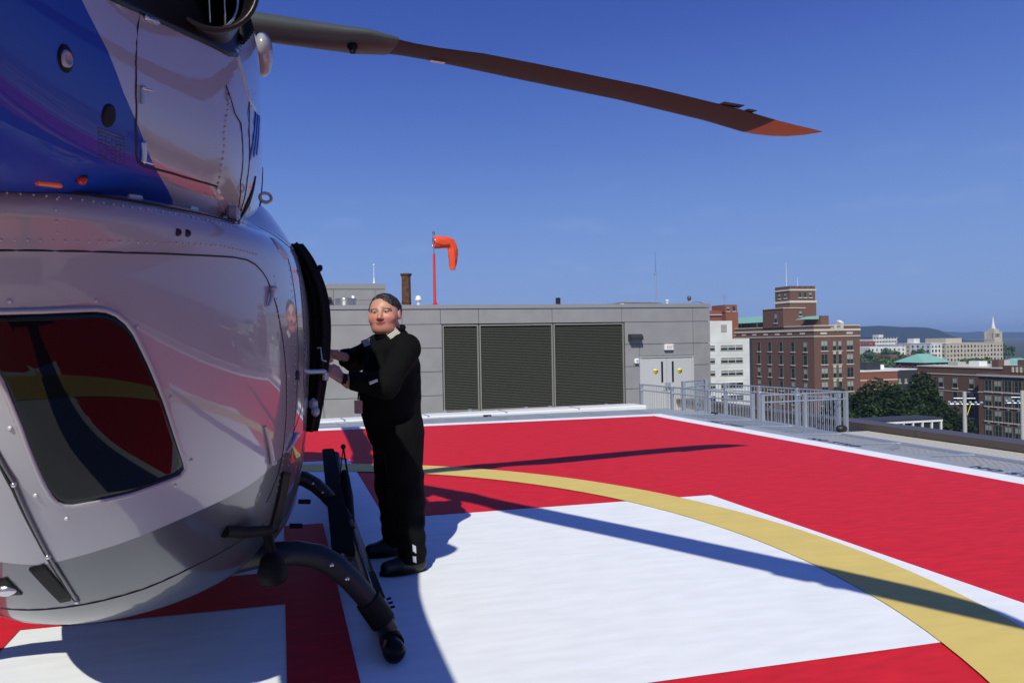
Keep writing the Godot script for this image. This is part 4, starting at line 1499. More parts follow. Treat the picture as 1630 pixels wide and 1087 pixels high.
	rivets(s, fh, [Vector2(45, 9.6), Vector2(45.5, 8.86), Vector2(45.9, 7.9), Vector2(46.5, 7.07), Vector2(46, 5.6)], 0.03, 0.3)
	rivets(s, fh, [Vector2(26, 11.2), Vector2(36, 11.1), Vector2(46, 11.0), Vector2(60, 10.8)], 0.03, 0.5)
	rivets(s, fc, [Vector2(-2.49, 2.34), Vector2(-2.45, 2.2), Vector2(-2.48, 2.07), Vector2(-2.53, 2.0)], 0.022, 0.02, 0.0055)
	rivets(s, fc, [Vector2(-2.6, 1.99), Vector2(-2.8, 1.97)], 0.024, 0.02)
	rivets(s, fc, [Vector2(-2.9, 2.5), Vector2(-2.75, 2.42), Vector2(-2.7, 2.52)], 0.03, 0.02, 0.005)
	tag(obj("rivet", s, M.rivet, h), "", "", "", "stuff")
	s = st()
	seam(s, fh, [Vector2(34.5, 9.9), Vector2(37, 8.8), Vector2(38.5, 7.6), Vector2(38, 6.4), Vector2(36.5, 5.2)], 0.002, 0.3)
	seam(s, fh, [Vector2(44, 9.7), Vector2(46, 8.0), Vector2(45.5, 7.0), Vector2(37, 6.6)], 0.002, 0.3)
	seam(s, fh, [Vector2(29, 11.0), Vector2(40, 10.65), Vector2(60, 10.4)], 0.002, 0.4)
	seam(s, fc, [Vector2(-2.46, 2.36), Vector2(-2.54, 2.29), Vector2(-2.613, 2.28), Vector2(-2.66, 2.2), Vector2(-2.726, 2.09), Vector2(-2.911, 2.0)], 0.0022, 0.02)
	seam(s, fc, [Vector2(-2.75, 2.42), Vector2(-2.74, 2.3), Vector2(-2.82, 2.12), Vector2(-2.98, 1.99)], 0.0022, 0.02)
	obj("panel_seam", s, M.seam, h)
	s = st()   # gap between cowling and fuselage deck
	seam(s, fh, [Vector2(-10, 9.93), Vector2(1.2, 9.92), Vector2(5.7, 9.92), Vector2(11.2, 10), Vector2(15.6, 10.12), Vector2(18.9, 10.2)], 0.0035, 0.2, false, 0.003)
	obj("deck_gap", s, M.seam, h)
	# --- engine access door
	var ed := Node3D.new()
	ed.name = "engine_door"
	h.add_child(ed, true)
	var dpts := [Vector2(-1.9, 2.335), Vector2(-1.878, 2.253), Vector2(-1.873, 2.186), Vector2(-1.882, 2.109), Vector2(-1.912, 2.036), Vector2(-1.968, 1.977), Vector2(-1.999, 1.964), Vector2(-2.037, 1.963), Vector2(-2.189, 1.984), Vector2(-2.352, 2.002), Vector2(-2.514, 2.02)]
	s = st()
	seam(s, fc, dpts, 0.0035, 0.012)
	obj("edge_seam", s, M.seam, ed)
	for k in 3:
		var q0: Vector2 = [Vector2(-1.911, 2.136), Vector2(-1.971, 2.013), Vector2(-1.925, 2.328)][k]
		var q1: Vector2 = [Vector2(-1.919, 2.097), Vector2(-2.014, 1.973), Vector2(-2.0, 2.351)][k]
		var g := Node3D.new()
		g.name = "latch"
		ed.add_child(g, true)
		s = st()
		tube(s, [cowl_at(q0, 0.003), cowl_at(q0.lerp(q1, 0.5), 0.004), cowl_at(q1, 0.003)], 0.008, 8)
		obj("tab", s, M.heli_lightblue, g)
		s = st()
		var qs: Vector2 = q0 if k != 1 else q1
		ball(s, cowl_at(qs, 0.006), Vector3(0.0075, 0.0075, 0.0075), 8, 6)
		tube(s, [cowl_at(qs, 0.008), cowl_at(qs + Vector2(-0.03, 0.004), 0.016)], 0.003, 5)
		obj("pin", s, M.steel, g)
	# --- fittings on the blue flank
	var vents := [[Vector2(-1.529, 2.05), true], [Vector2(-1.769, 2.014), false]]
	for q in vents:
		var v := Node3D.new()
		v.name = "vent_port"
		h.add_child(v, true)
		s = st()
		var pts := []
		for i in 24: pts.append(q[0] + Vector2(0.033 * cos(TAU * i / 24), 0.0265 * sin(TAU * i / 24)))
		patch(s, fc, pts, 0.002, 0.05, 3)
		obj("opening", s, M.trim_black, v)
		if q[1]:
			s = st()
			lathe(s, [Vector2(0.017, 0.0), Vector2(0.017, 0.008), Vector2(0.011, 0.012), Vector2(0.009, 0.006), Vector2(0, 0.004)], cowl_at(q[0] + Vector2(0.004, -0.002), 0.0), 18, Basis(Quaternion(Vector3.UP, Vector3(0.93, -0.1, 0.35).normalized())))
			obj("stub", s, M.galvanized_dull, v)
	s = st()
	ball(s, cowl_at(Vector2(-1.854, 1.879), -0.004), Vector3(0.017, 0.017, 0.017), 14, 10)
	obj("lamp_bezel", s, M.trim_black, h)
	s = st()
	ball(s, cowl_at(Vector2(-1.85, 1.879), 0.004), Vector3(0.013, 0.013, 0.013), 14, 10)
	obj("red_lens", s, M.red_lens, h)
	var tabs := [[Vector3(0.163, 1.85, -1.777), Vector3(0.194, 1.858, -1.836), "orange_reflector", M.orange_lens], [Vector3(0.295, 1.894, -2.108), Vector3(0.318, 1.903, -2.169), "latch_tab", M.rivet], [Vector3(0.421, 1.933, -2.457), Vector3(0.439, 1.938, -2.513), "latch_tab", M.heli_lightblue]]
	for q in tabs:
		s = st()
		tube(s, [q[0], q[1]], 0.0085, 8)
		ball(s, q[1] + Vector3(0.004, -0.003, 0.003), Vector3(0.005, 0.005, 0.005), 8, 6)
		obj(q[2], s, q[3], h)
	# data table printed on the flank: frame, rule lines and tiny rows of print
	s = st()
	var tl := Vector2(-1.742, 1.976)
	var ex := Vector2(-0.129, 0.019)
	var ey := Vector2(-0.072, -0.053)
	for i in 9:
		var v := i / 8.0
		if i in [0, 1, 8]: seam(s, fc, [tl + ey * v, tl + ey * v + ex], 0.0013, 0.02)
		else:
			for k in 6:
				if (k * 7 + i * 3) % 5 == 0: continue
				seam(s, fc, [tl + ey * v + ex * (0.06 + 0.155 * k), tl + ey * v + ex * (0.15 + 0.155 * k)], 0.0014, 0.02)
	for u in [0.0, 0.3, 0.5, 0.66, 0.82, 1.0]: seam(s, fc, [tl + ex * u + ey * (0.0 if u in [0.0, 1.0] else 0.125), tl + ex * u + ey], 0.001, 0.02)
	obj("data_table", s, M.letter_blue, h)
	# pale side panel and stripes near the cowling edge
	s = st()
	patch(s, fc, [Vector2(-2.553, 2.53), Vector2(-2.59, 2.5), Vector2(-2.64, 2.47), Vector2(-2.76, 2.4), Vector2(-2.9, 2.42), Vector2(-3.1, 2.55), Vector2(-3.2, 2.75), Vector2(-3.0, 2.86), Vector2(-2.75, 2.66)], 0.003, 0.05, 8)
	obj("side_panel", s, M.heli_lightblue, h)
	for k in 3:
		s = st()
		var z := -2.78 - k * 0.08
		patch(s, fc, [Vector2(z, 2.2 + k * 0.03), Vector2(z - 0.035, 2.2 + k * 0.03), Vector2(z - 0.16, 2.42 + k * 0.02), Vector2(z - 0.12, 2.42 + k * 0.02)], 0.002, 0.04, 3)
		obj("blue_stripe", s, M.heli_blue, h)
	for q in [[Vector2(-3.0, 2.18), Vector2(-3.05, 2.06), Vector2(-3.02, 1.98), Vector2(-2.97, 2.06)], [Vector2(-3.7, 2.4), Vector2(-3.78, 2.2), Vector2(-3.72, 2.1), Vector2(-3.62, 2.22)]]:
		s = st()
		patch(s, fc, q, 0.004, 0.02, 3)
		obj("drain_slot", s, M.trim_black, h)
	# --- exhaust: dark shield below, flared stub above
	s = st()
	patch(s, fc, [Vector2(-1.72, 2.27), Vector2(-1.914, 2.329), Vector2(-2.084, 2.376), Vector2(-2.293, 2.43), Vector2(-2.497, 2.476), Vector2(-2.58, 2.51), Vector2(-2.666, 2.596), Vector2(-2.83, 2.72), Vector2(-2.95, 2.9), Vector2(-2.6, 2.85), Vector2(-2.3, 2.75), Vector2(-2.0, 2.68), Vector2(-1.7, 2.6), Vector2(-1.55, 2.45)], 0.003, 0.05, 10)
	obj("heat_shield", s, M.heli_black, h)
	var ex_ := Node3D.new()
	ex_.name = "exhaust_nozzle"
	h.add_child(ex_, true)
	var axis := Vector3(0.2, -0.1, 0.97).normalized()
	var bs := Basis(Quaternion(Vector3.UP, axis))
	s = st()
	lathe(s, [Vector2(0.125, -0.85), Vector2(0.125, -0.35), Vector2(0.135, -0.1), Vector2(0.15, -0.02), Vector2(0.154, 0.004), Vector2(0.148, 0.014), Vector2(0.136, 0.004), Vector2(0.12, -0.08), Vector2(0.112, -0.3), Vector2(0.1, -0.8), Vector2(0, -0.8)], Vector3(0.525, 2.585, -2.2), 40, bs)
	obj("flared_pipe", s, M.exhaust, ex_)
	s = st()
	lathe(s, [Vector2(0.112, -0.16), Vector2(0.113, -0.13), Vector2(0.104, -0.12), Vector2(0.098, -0.15)], Vector3(0.525, 2.585, -2.2), 32, bs)
	obj("inner_ring", s, M.steel, ex_)
	s = st()
	for k in 3: tube(s, [Vector3(0.525, 2.585, -2.2) + bs * Vector3(-0.06 + k * 0.05, -0.1, -0.08), Vector3(0.525, 2.585, -2.2) + bs * Vector3(-0.02 + k * 0.05, -0.12, 0.08)], 0.004, 5)
	obj("guide_vane", s, M.steel, ex_)
	s = st()   # ribbed cooling outlet beside it
	for k in 6: tube(s, [cowl_at(Vector2(-2.62 - k * 0.045, 2.58 + k * 0.03), 0.012), cowl_at(Vector2(-2.7 - k * 0.045, 2.76 + k * 0.03), 0.012)], 0.012, 6)
	obj("cooling_rib", s, M.trim_black, h)
	s = st()
	ball(s, Vector3(0.655, 3.0, -3.72), Vector3(0.055, 0.1, 0.16), 18, 12)
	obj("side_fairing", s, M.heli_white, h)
	# tie-down ring and hinge at the shoulder
	s = st()
	var rg := []
	for i in 13: rg.append(Vector3(0.668, 2.085, -2.98) + Vector3(0.024 * cos(TAU * i / 12), 0.02 * sin(TAU * i / 12), -0.008 * cos(TAU * i / 12)))
	tube(s, rg, 0.0075, 6, false)
	obj("tie_ring", s, M.heli_white, h)
	s = st()
	bevel(s, cowl_at(Vector2(-2.78, 1.99), 0.02), Vector3(0.05, 0.05, 0.09), 0.012)
	obj("hinge_block", s, M.heli_white, h)
	s = st()
	tube(s, [cowl_at(Vector2(-2.6, 1.93), 0.012), cowl_at(Vector2(-2.74, 1.95), 0.02)], 0.007, 6)
	ball(s, cowl_at(Vector2(-2.68, 1.94), 0.012), Vector3(0.016, 0.016, 0.016), 8, 6)
	obj("hold_open_rod", s, M.steel, h)
	s = st()
	patch(s, fh, [Vector2(28.9, 10.3), Vector2(31.2, 10.32), Vector2(35.3, 9.87), Vector2(32.4, 9.72), Vector2(29.4, 9.95)], 0.003, 0.5, 4)
	obj("static_port", s, M.rivet, h)
	s = st()
	for q in [Vector2(11.7, 9.52), Vector2(12.5, 9.54)]: ball(s, hull_at(q, 0.0), Vector3(0.012, 0.012, 0.006), 10, 6)
	obj("plug", s, M.seam, h)
	for q in [[Vector2(25, 8.89), Vector2(23.9, 8.59)], [Vector2(27.1, 6.32), Vector2(24.0, 6.97)], [Vector2(39, 6.58), Vector2(34, 6.35)]]:
		s = st()
		tube(s, [hull_at(q[0], 0.01), hull_at(q[0].lerp(q[1], 0.5), 0.012), hull_at(q[1], 0.006)], [0.011, 0.009, 0.005], 8)
		ball(s, hull_at(q[0], 0.012), Vector3(0.016, 0.013, 0.016), 10, 6)
		obj("door_latch", s, M.rivet, h)
	s = st()
	patch(s, fh, [Vector2(36.5, 7.64), Vector2(39.3, 7.62), Vector2(39.7, 7.48), Vector2(36.5, 7.5)], 0.003, 0.5, 2)
	obj("marker_plate", s, M.trim_black, h)
	# tail lamp low at the centre
	var lp := Node3D.new()
	lp.name = "position_lamp"
	h.add_child(lp, true)
	s = st()
	ball(s, hull_at(Vector2(-4.4, 5.07), 0.004), Vector3(0.035, 0.022, 0.022), 14, 8)
	obj("lens", s, M.steel, lp)
	s = st()
	patch(s, fh, [Vector2(-5.4, 5.24), Vector2(-3.6, 5.33), Vector2(-3.2, 4.92), Vector2(-5.9, 4.88)], 0.004, 0.3, 3)
	obj("bezel", s, M.trim_black, lp)
	cabin(h)
	gear(h)
	rotor(h)

func tail(h: Node3D) -> void:
	var s := st()   # shrouded tail rotor, fin and stabilizer behind the camera
	prism(s, [Vector2(3.6, 2.3), Vector2(5.6, 1.9), Vector2(5.9, 2.3), Vector2(5.9, 2.9), Vector2(6.3, 4.0), Vector2(5.7, 4.0), Vector2(4.9, 3.1), Vector2(3.9, 2.7)], Vector3(0.24, 0, 0), Vector3(-0.12, 0, 0), Vector3(0, 0, 1), Vector3(0, 1, 0))
	obj("tail_fin", s, M.heli_blue, h)
	s = st()
	var ring := []
	for i in 25: ring.append(Vector3(0, 2.45 + 0.52 * cos(TAU * i / 24), 5.25 + 0.52 * sin(TAU * i / 24)))
	tube(s, ring, 0.13, 8, false)
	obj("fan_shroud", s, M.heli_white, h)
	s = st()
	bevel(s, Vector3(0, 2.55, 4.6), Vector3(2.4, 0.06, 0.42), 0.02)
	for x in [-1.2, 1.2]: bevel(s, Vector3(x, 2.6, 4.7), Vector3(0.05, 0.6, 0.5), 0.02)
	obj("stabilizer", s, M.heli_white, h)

func side_strip(v0: float, v1: float, z0: float, z1: float, off: Callable, nv: int, nz: int) -> Array:
	var rows := []
	for i in nv + 1:
		var v := lerpf(v0, v1, float(i) / nv)
		var c := curve(HT, v)
		var row := []
		for k in nz + 1:
			row.append(Vector3(c[1] + off.call(float(i) / nv), c[0], lerpf(z0, z1, float(k) / nz)))
		rows.append(row)
	return rows

func cabin(h: Node3D) -> void:
	# sliding door run back along the fuselage: dark inner face, white skin
	var d := Node3D.new()
	d.name = "sliding_door"
	h.add_child(d, true)
	var inner := func(t: float) -> float: return -0.03 + 0.06 * sin(t * PI)
	var outer := func(t: float) -> float: return 0.06 + 0.06 * sin(t * PI)
	var ri := side_strip(6.25, 11.3, -3.98, -5.15, inner, 24, 8)
	var ro := side_strip(6.25, 11.3, -3.98, -5.15, outer, 24, 8)
	var s := st()
	grid(s, ro, false, true)
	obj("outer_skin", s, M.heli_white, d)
	s = st()
	grid(s, ri)
	for i in 24:
		for e in [0, 8]: quad(s, ri[i][e], ro[i][e], ro[i + 1][e], ri[i + 1][e])
	for k in 8:
		for e in [0, 24]: quad(s, ri[e][k], ro[e][k], ro[e][k + 1], ri[e][k + 1])
	obj("inner_trim", s, M.trim_black, d)
	s = st()
	var q := []
	for i in 25: q.append(ro[i][0].lerp(ri[i][0], 0.5) + Vector3(0, 0, 0.008))
	tube(s, q, 0.016, 6)
	obj("edge_seal", s, M.trim_black, d)
	s = st()
	var mid: Vector3 = ro[19][0]
	bevel(s, mid + Vector3(0.012, 0, -0.05), Vector3(0.03, 0.035, 0.06), 0.008)
	obj("roller", s, M.trim_black, d)
	var g := Node3D.new()
	g.name = "handle"
	d.add_child(g, true)
	s = st()
	bevel(s, Vector3(0.915, 1.302, -3.95), Vector3(0.12, 0.03, 0.03), 0.008)
	bevel(s, Vector3(0.968, 1.275, -3.95), Vector3(0.035, 0.065, 0.035), 0.012)
	obj("lever", s, M.steel, g)
	s = st()
	tube(s, [Vector3(0.925, 1.44, -3.97), Vector3(0.945, 1.44, -3.95), Vector3(0.95, 1.37, -3.95), Vector3(0.975, 1.36, -3.95)], 0.006, 6)
	obj("pull_strap", s, M.steel, g)
	s = st()
	bevel(s, Vector3(0.895, 1.12, -3.93), Vector3(0.05, 0.07, 0.06), 0.02)
	ball(s, Vector3(0.905, 1.08, -3.91), Vector3(0.025, 0.03, 0.025), 10, 6)
	obj("lock_body", s, M.galvanized_dull, g)
	# black patch painting the dark of the open cabin ahead of the door, side and nose glazing
	var fh := hull_at
	s = st()
	patch(s, fh, [Vector2(128, 11.0), Vector2(146, 11.0), Vector2(148, 8.5), Vector2(148, 6.3), Vector2(128, 6.3)], 0.006, 1.2, 8)
	obj("opening_shade_patch", s, M.trim_black, h)
	s = st()
	for sg in [1, -1]:
		patch(s, fh, [Vector2(150 * sg, 10.6), Vector2(163 * sg, 10.6), Vector2(165 * sg, 7.6), Vector2(151 * sg, 7.6)], 0.005, 1.2, 6)
		patch(s, fh, [Vector2(166 * sg, 11.4), Vector2(178.5 * sg, 11.4), Vector2(178.5 * sg, 7.9), Vector2(167 * sg, 7.9)], 0.005, 1.2, 6)
		patch(s, fh, [Vector2(104 * sg, 10.4), Vector2(122 * sg, 10.4), Vector2(122 * sg, 8.0), Vector2(104 * sg, 8.0)], 0.005, 1.2, 6)
	obj("cabin_window", s, M.tinted, h)

func gear(h: Node3D) -> void:
	for sg in [1.0, -1.0]:
		var k := Node3D.new()
		k.name = "skid"
		h.add_child(k, true)
		var pts := [Vector3(1.2 * sg, 0.052, -3.09), Vector3(1.2 * sg, 0.052, -3.6), Vector3(1.215 * sg, 0.052, -4.6), Vector3(1.235 * sg, 0.052, -6.0), Vector3(1.24 * sg, 0.075, -6.5), Vector3(1.245 * sg, 0.16, -6.85), Vector3(1.25 * sg, 0.32, -7.1)]
		var s := st()
		tube(s, pts, 0.047, 16)
		obj("runner", s, M.skid_black, k)
		s = st()
		ball(s, Vector3(1.2 * sg, 0.052, -3.075), Vector3(0.054, 0.054, 0.054), 20, 12)
		obj("end_cap", s, M.heli_black, k)
		for z in [-3.14, -3.42, -5.05, -5.32]:
			s = st()
			tube(s, [Vector3(1.205 * sg, 0.052, z), Vector3(1.205 * sg, 0.052, z - 0.05)], 0.056, 16)
			obj("clamp", s, M.trim_black, k)
		s = st()
		bevel(s, Vector3(1.215 * sg, 0.105, -3.8), Vector3(0.05, 0.02, 0.42), 0.008)
		for z in [-3.5, -3.56, -3.62]: tube(s, [Vector3(1.25 * sg, 0.085, z), Vector3(1.275 * sg, 0.09, z)], 0.006, 6)
		obj("wear_fitting", s, M.trim_black, k)
		for fz in [-3.2, -5.1]:
			s = st()
			var c := [Vector3(0.0, 0.42, fz), Vector3(0.35, 0.46, fz), Vector3(0.6, 0.5, fz), Vector3(0.77, 0.5, fz), Vector3(0.87, 0.475, fz), Vector3(0.95, 0.425, fz), Vector3(1.02, 0.355, fz), Vector3(1.08, 0.28, fz), Vector3(1.14, 0.19, fz), Vector3(1.2, 0.09, fz)]
			for i in c.size(): c[i].x *= sg
			tube(s, c, [0.055, 0.055, 0.056, 0.056, 0.056, 0.056, 0.054, 0.052, 0.05, 0.046], 14)
			obj("cross_tube", s, M.skid_black, k)
			s = st()
			tube(s, [Vector3(1.1 * sg, 0.25, fz), Vector3(1.17 * sg, 0.14, fz)], 0.063, 14)
			obj("saddle", s, M.trim_black, k)
			for q in [[0.93, 0.445], [1.0, 0.375]]:
				s = st()
				ball(s, Vector3(q[0] * sg, q[1], fz + 0.05), Vector3(0.012, 0.012, 0.012), 8, 6)
				obj("bolt", s, M.steel, k)
		# boarding step
		var a := Vector3(1.035 * sg, 0.335, -3.72)
		var b := Vector3(1.19 * sg, 0.36, -7.3)
		var dir := (b - a).normalized()
		var side := dir.cross(Vector3.UP).normalized()
		s = st()
		var hw := 0.062
		var pl := []
		for p in [[-1.0, 0.0], [1.0, 0.0]]: pl.append(a + side * hw * p[0])
		var prof := [Vector2(-hw, 0), Vector2(hw, 0)]
		var far := (b - a).length()
		prof = [Vector2(-hw, 0.0), Vector2(hw, 0.0), Vector2(hw, far - 0.05), Vector2(hw * 0.6, far), Vector2(-hw * 0.6, far), Vector2(-hw, far - 0.05)]
		prism(s, prof, Vector3(0, -0.035, 0), a, side, dir)
		obj("boarding_step", s, M.step_grip, k)
		s = st()
		prism(s, [Vector2(-hw, -0.035), Vector2(hw, -0.035), Vector2(0.25 * hw, -0.13), Vector2(-0.5 * hw, -0.12)], dir * 0.1, a + dir * 0.03, side, Vector3.UP)
		tube(s, [a + dir * 0.12 + Vector3(0, -0.05, 0), Vector3(0.98 * sg, 0.37, -3.24)], 0.024, 8)
		tube(s, [a - dir * 0.02 + Vector3(-0.05 * sg, -0.03, 0), Vector3(0.93 * sg, 0.43, -3.23)], 0.02, 8)
		tube(s, [a + dir * 1.5 + Vector3(0, -0.05, 0), Vector3(1.06 * sg, 0.3, -5.05)], 0.024, 8)
		obj("step_bracket", s, M.skid_black, k)
	# slim folded tie-down strap standing by the far cross tube
	var sp := Node3D.new()
	sp.name = "tie_down_strut"
	h.add_child(sp, true)
	var s := st()
	var top := Vector3(1.2, 0.63, -5.55)
	tube(s, [Vector3(1.165, 0.4, -5.5), top], 0.005, 5)
	tube(s, [Vector3(1.235, 0.37, -5.5), top], 0.008, 5)
	ball(s, top, Vector3(0.022, 0.022, 0.022), 8, 6)
	obj("cable", s, M.trim_black, sp)
	s = st()
	tube(s, [Vector3(1.2, 0.45, -5.5), Vector3(1.2, 0.41, -5.5), Vector3(1.205, 0.25, -5.4), Vector3(1.21, 0.08, -5.25)], [0.015, 0.04, 0.055, 0.045], 10)
	obj("bag", s, M.trim_black, sp)
	# belly fittings
	var bell := Node3D.new()
	bell.name = "belly_lamp"
	h.add_child(bell, true)
	s = st()
	lathe(s, [Vector2(0, 0.085), Vector2(0.025, 0.08), Vector2(0.05, 0.05), Vector2(0.062, 0.0), Vector2(0.066, -0.03), Vector2(0.05, -0.05), Vector2(0, -0.055)], Vector3(0.667, 0.49, -3.0), 22)
	obj("hood", s, M.trim_black, bell)
	s = st()
	tube(s, [Vector3(0.65, 0.64, -3.02), Vector3(0.667, 0.56, -3.0)], 0.022, 8)
	obj("stalk", s, M.trim_black, bell)
	s = st()
	tube(s, [Vector3(0.5, 0.755, -2.68), Vector3(0.56, 0.72, -2.78), Vector3(0.66, 0.69, -2.9)], [0.022, 0.024, 0.022], 10)
	obj("belly_antenna", s, M.trim_black, h)
	s = st()
	var fh := hull_at
	patch(s, fh, [Vector2(32.5, 6.0), Vector2(38, 5.85), Vector2(38, 5.09), Vector2(38, 4.3), Vector2(32.1, 4.5), Vector2(32.6, 5.36)], 0.012, 0.6, 6)
	obj("corner_fairing", s, M.trim_black, h)
	s = st()
	for q in [Vector3(0.79, 0.69, -3.4), Vector3(0.745, 0.6, -3.3)]:
		tube(s, [q, q + Vector3(0.06, -0.005, 0)], 0.012, 8)
	obj("drain_pipe", s, M.trim_black, h)
	s = st()
	tube(s, [Vector3(1.13, 0.32, -3.9), Vector3(1.18, 0.12, -3.4)], 0.004, 5)
	obj("ground_wire", s, M.steel, h)

func rotor(h: Node3D) -> void:
	var s := st()
	lathe(s, [Vector2(0.13, 3.15), Vector2(0.12, 3.32), Vector2(0.2, 3.36), Vector2(0.24, 3.42), Vector2(0.2, 3.5), Vector2(0.12, 3.56), Vector2(0, 3.58)], Vector3(0, 0, -4.235), 24)
	obj("rotor_hub", s, M.blade_root, h)
	var H := [[0.1, 3.43], [1.5, 3.45], [2.2, 3.428], [2.9, 3.4], [3.5, 3.383], [4.16, 3.349], [4.88, 3.278], [5.44, 3.244]]
	# station: radius, leading offset, trailing offset, thickness
	var root := [[0.15, 0.09, -0.09, 0.12], [0.35, 0.09, -0.09, 0.15], [0.6, 0.1, -0.1, 0.16], [0.9, 0.115, -0.115, 0.15], [1.15, 0.13, -0.14, 0.13], [1.3, 0.14, -0.17, 0.115], [1.42, 0.14, -0.185, 0.1], [1.5, 0.135, -0.18, 0.075]]
	var main := [[1.48, 0.13, -0.17, 0.07], [1.62, 0.11, -0.15, 0.05], [1.8, 0.1, -0.16, 0.042], [2.1, 0.1, -0.22, 0.04], [2.5, 0.1, -0.235, 0.04], [3.5, 0.1, -0.235, 0.038], [4.4, 0.1, -0.235, 0.035], [4.8, 0.1, -0.235, 0.032], [4.86, 0.1, -0.234, 0.03]]
	var tip := [[4.86, 0.1, -0.234, 0.03], [5.0, 0.085, -0.233, 0.028], [5.15, 0.05, -0.232, 0.025], [5.28, -0.01, -0.231, 0.02], [5.38, -0.1, -0.23, 0.014], [5.43, -0.18, -0.229, 0.008], [5.45, -0.222, -0.228, 0.003]]
	var b0 := Node3D.new()
	for k in 5:
		var ang := deg_to_rad([11.2, 86.8, 157.5, 230.0, -57.4][k])
		var b := Node3D.new()
		b.name = "rotor_blade"
		h.add_child(b, true)
		b.position = Vector3(0, 0, -4.235)
		b.rotation.y = ang
		for q in [["blade_root", root, M.blade_root, 0.45], ["blade_skin", main, M.blade, 0.0], ["blade_tip", tip, M.blade_tip, 0.0]]:
			s = st()
			var rows := []
			for p in q[1]:
				var y: float = curve(H, p[0])[0]
				var row := []
				var twist := lerpf(0.1, -0.03, clampf((p[0] - 1.4) / 4.0, 0, 1)) if p[0] > 1.3 else 0.0
				for j in 16:
					var a := TAU * j / 16
					var c := cos(a)
					var mid: float = (p[1] + p[2]) / 2
					var half: float = (p[1] - p[2]) / 2
					var th: float = p[3] / 2 * sin(a) * (1.0 if q[3] > 0 else (0.75 + 0.25 * c) * sqrt(absf(sin(a))))
					var ch := mid + half * c
					row.append(Vector3(p[0], y + th + ch * twist, -ch))
				rows.append(row)
			grid(s, rows, true)
			s.set_smooth_group(-1)
			for e in [0, rows.size() - 1]:
				for j in range(1, 15): tri(s, rows[e][0], rows[e][j], rows[e][j + 1])
			obj(q[0], s, q[2], b)
		s = st()
		ball(s, Vector3(1.22, 3.385, 0.06), Vector3(0.035, 0.03, 0.035), 12, 8)
		tube(s, [Vector3(1.22, 3.38, 0.06), Vector3(1.22, 3.345, 0.06)], 0.02, 10)
		obj("damper_bolt", s, M.trim_black, b)
		s = st()
		box(s, Vector3(4.35, 3.34, 0.245), Vector3(0.22, 0.006, 0.06))
		box(s, Vector3(4.56, 3.32, 0.24), Vector3(0.1, 0.006, 0.05))
		obj("trim_tab", s, M.blade, b)
		s = st()
		box(s, Vector3(1.86, 3.414, -0.02), Vector3(0.11, 0.004, 0.03))
		obj("data_plate", s, M.steel, b)
	b0.free()

# ---------- crewman: bodies meshed from rounded cones joined with a smooth minimum ----------
func cone(p: Vector3, a: Vector3, b: Vector3, ra: float, rb: float) -> float:
	var d := b - a
	var t := clampf((p - a).dot(d) / d.length_squared(), 0.0, 1.0)
	return (p - a - d * t).length() - lerpf(ra, rb, t)

func egg(p: Vector3, c: Vector3, r: Vector3) -> float:
	var q := (p - c) / r
	var k := q.length()
	var g := (q / r).length()
	return k * (k - 1.0) / maxf(g, 1e-6)

func smin(a: float, b: float, k: float) -> float:
	var h := clampf(0.5 + 0.5 * (b - a) / k, 0.0, 1.0)
	return lerpf(b, a, h) - k * h * (1.0 - h)

func field(p: Vector3, parts: Array) -> float:
	var d := 9.0
	for q in parts:
		var e: float
		if q[0] == 0: e = cone(p, q[1], q[2], q[3], q[4])
		else: e = egg(p, q[1], q[2])
		var k: float = q[5]
		if e < d + k: d = smin(d, e, k)
	return d

func plain_colour(_p: Vector3) -> Color: return Color.WHITE

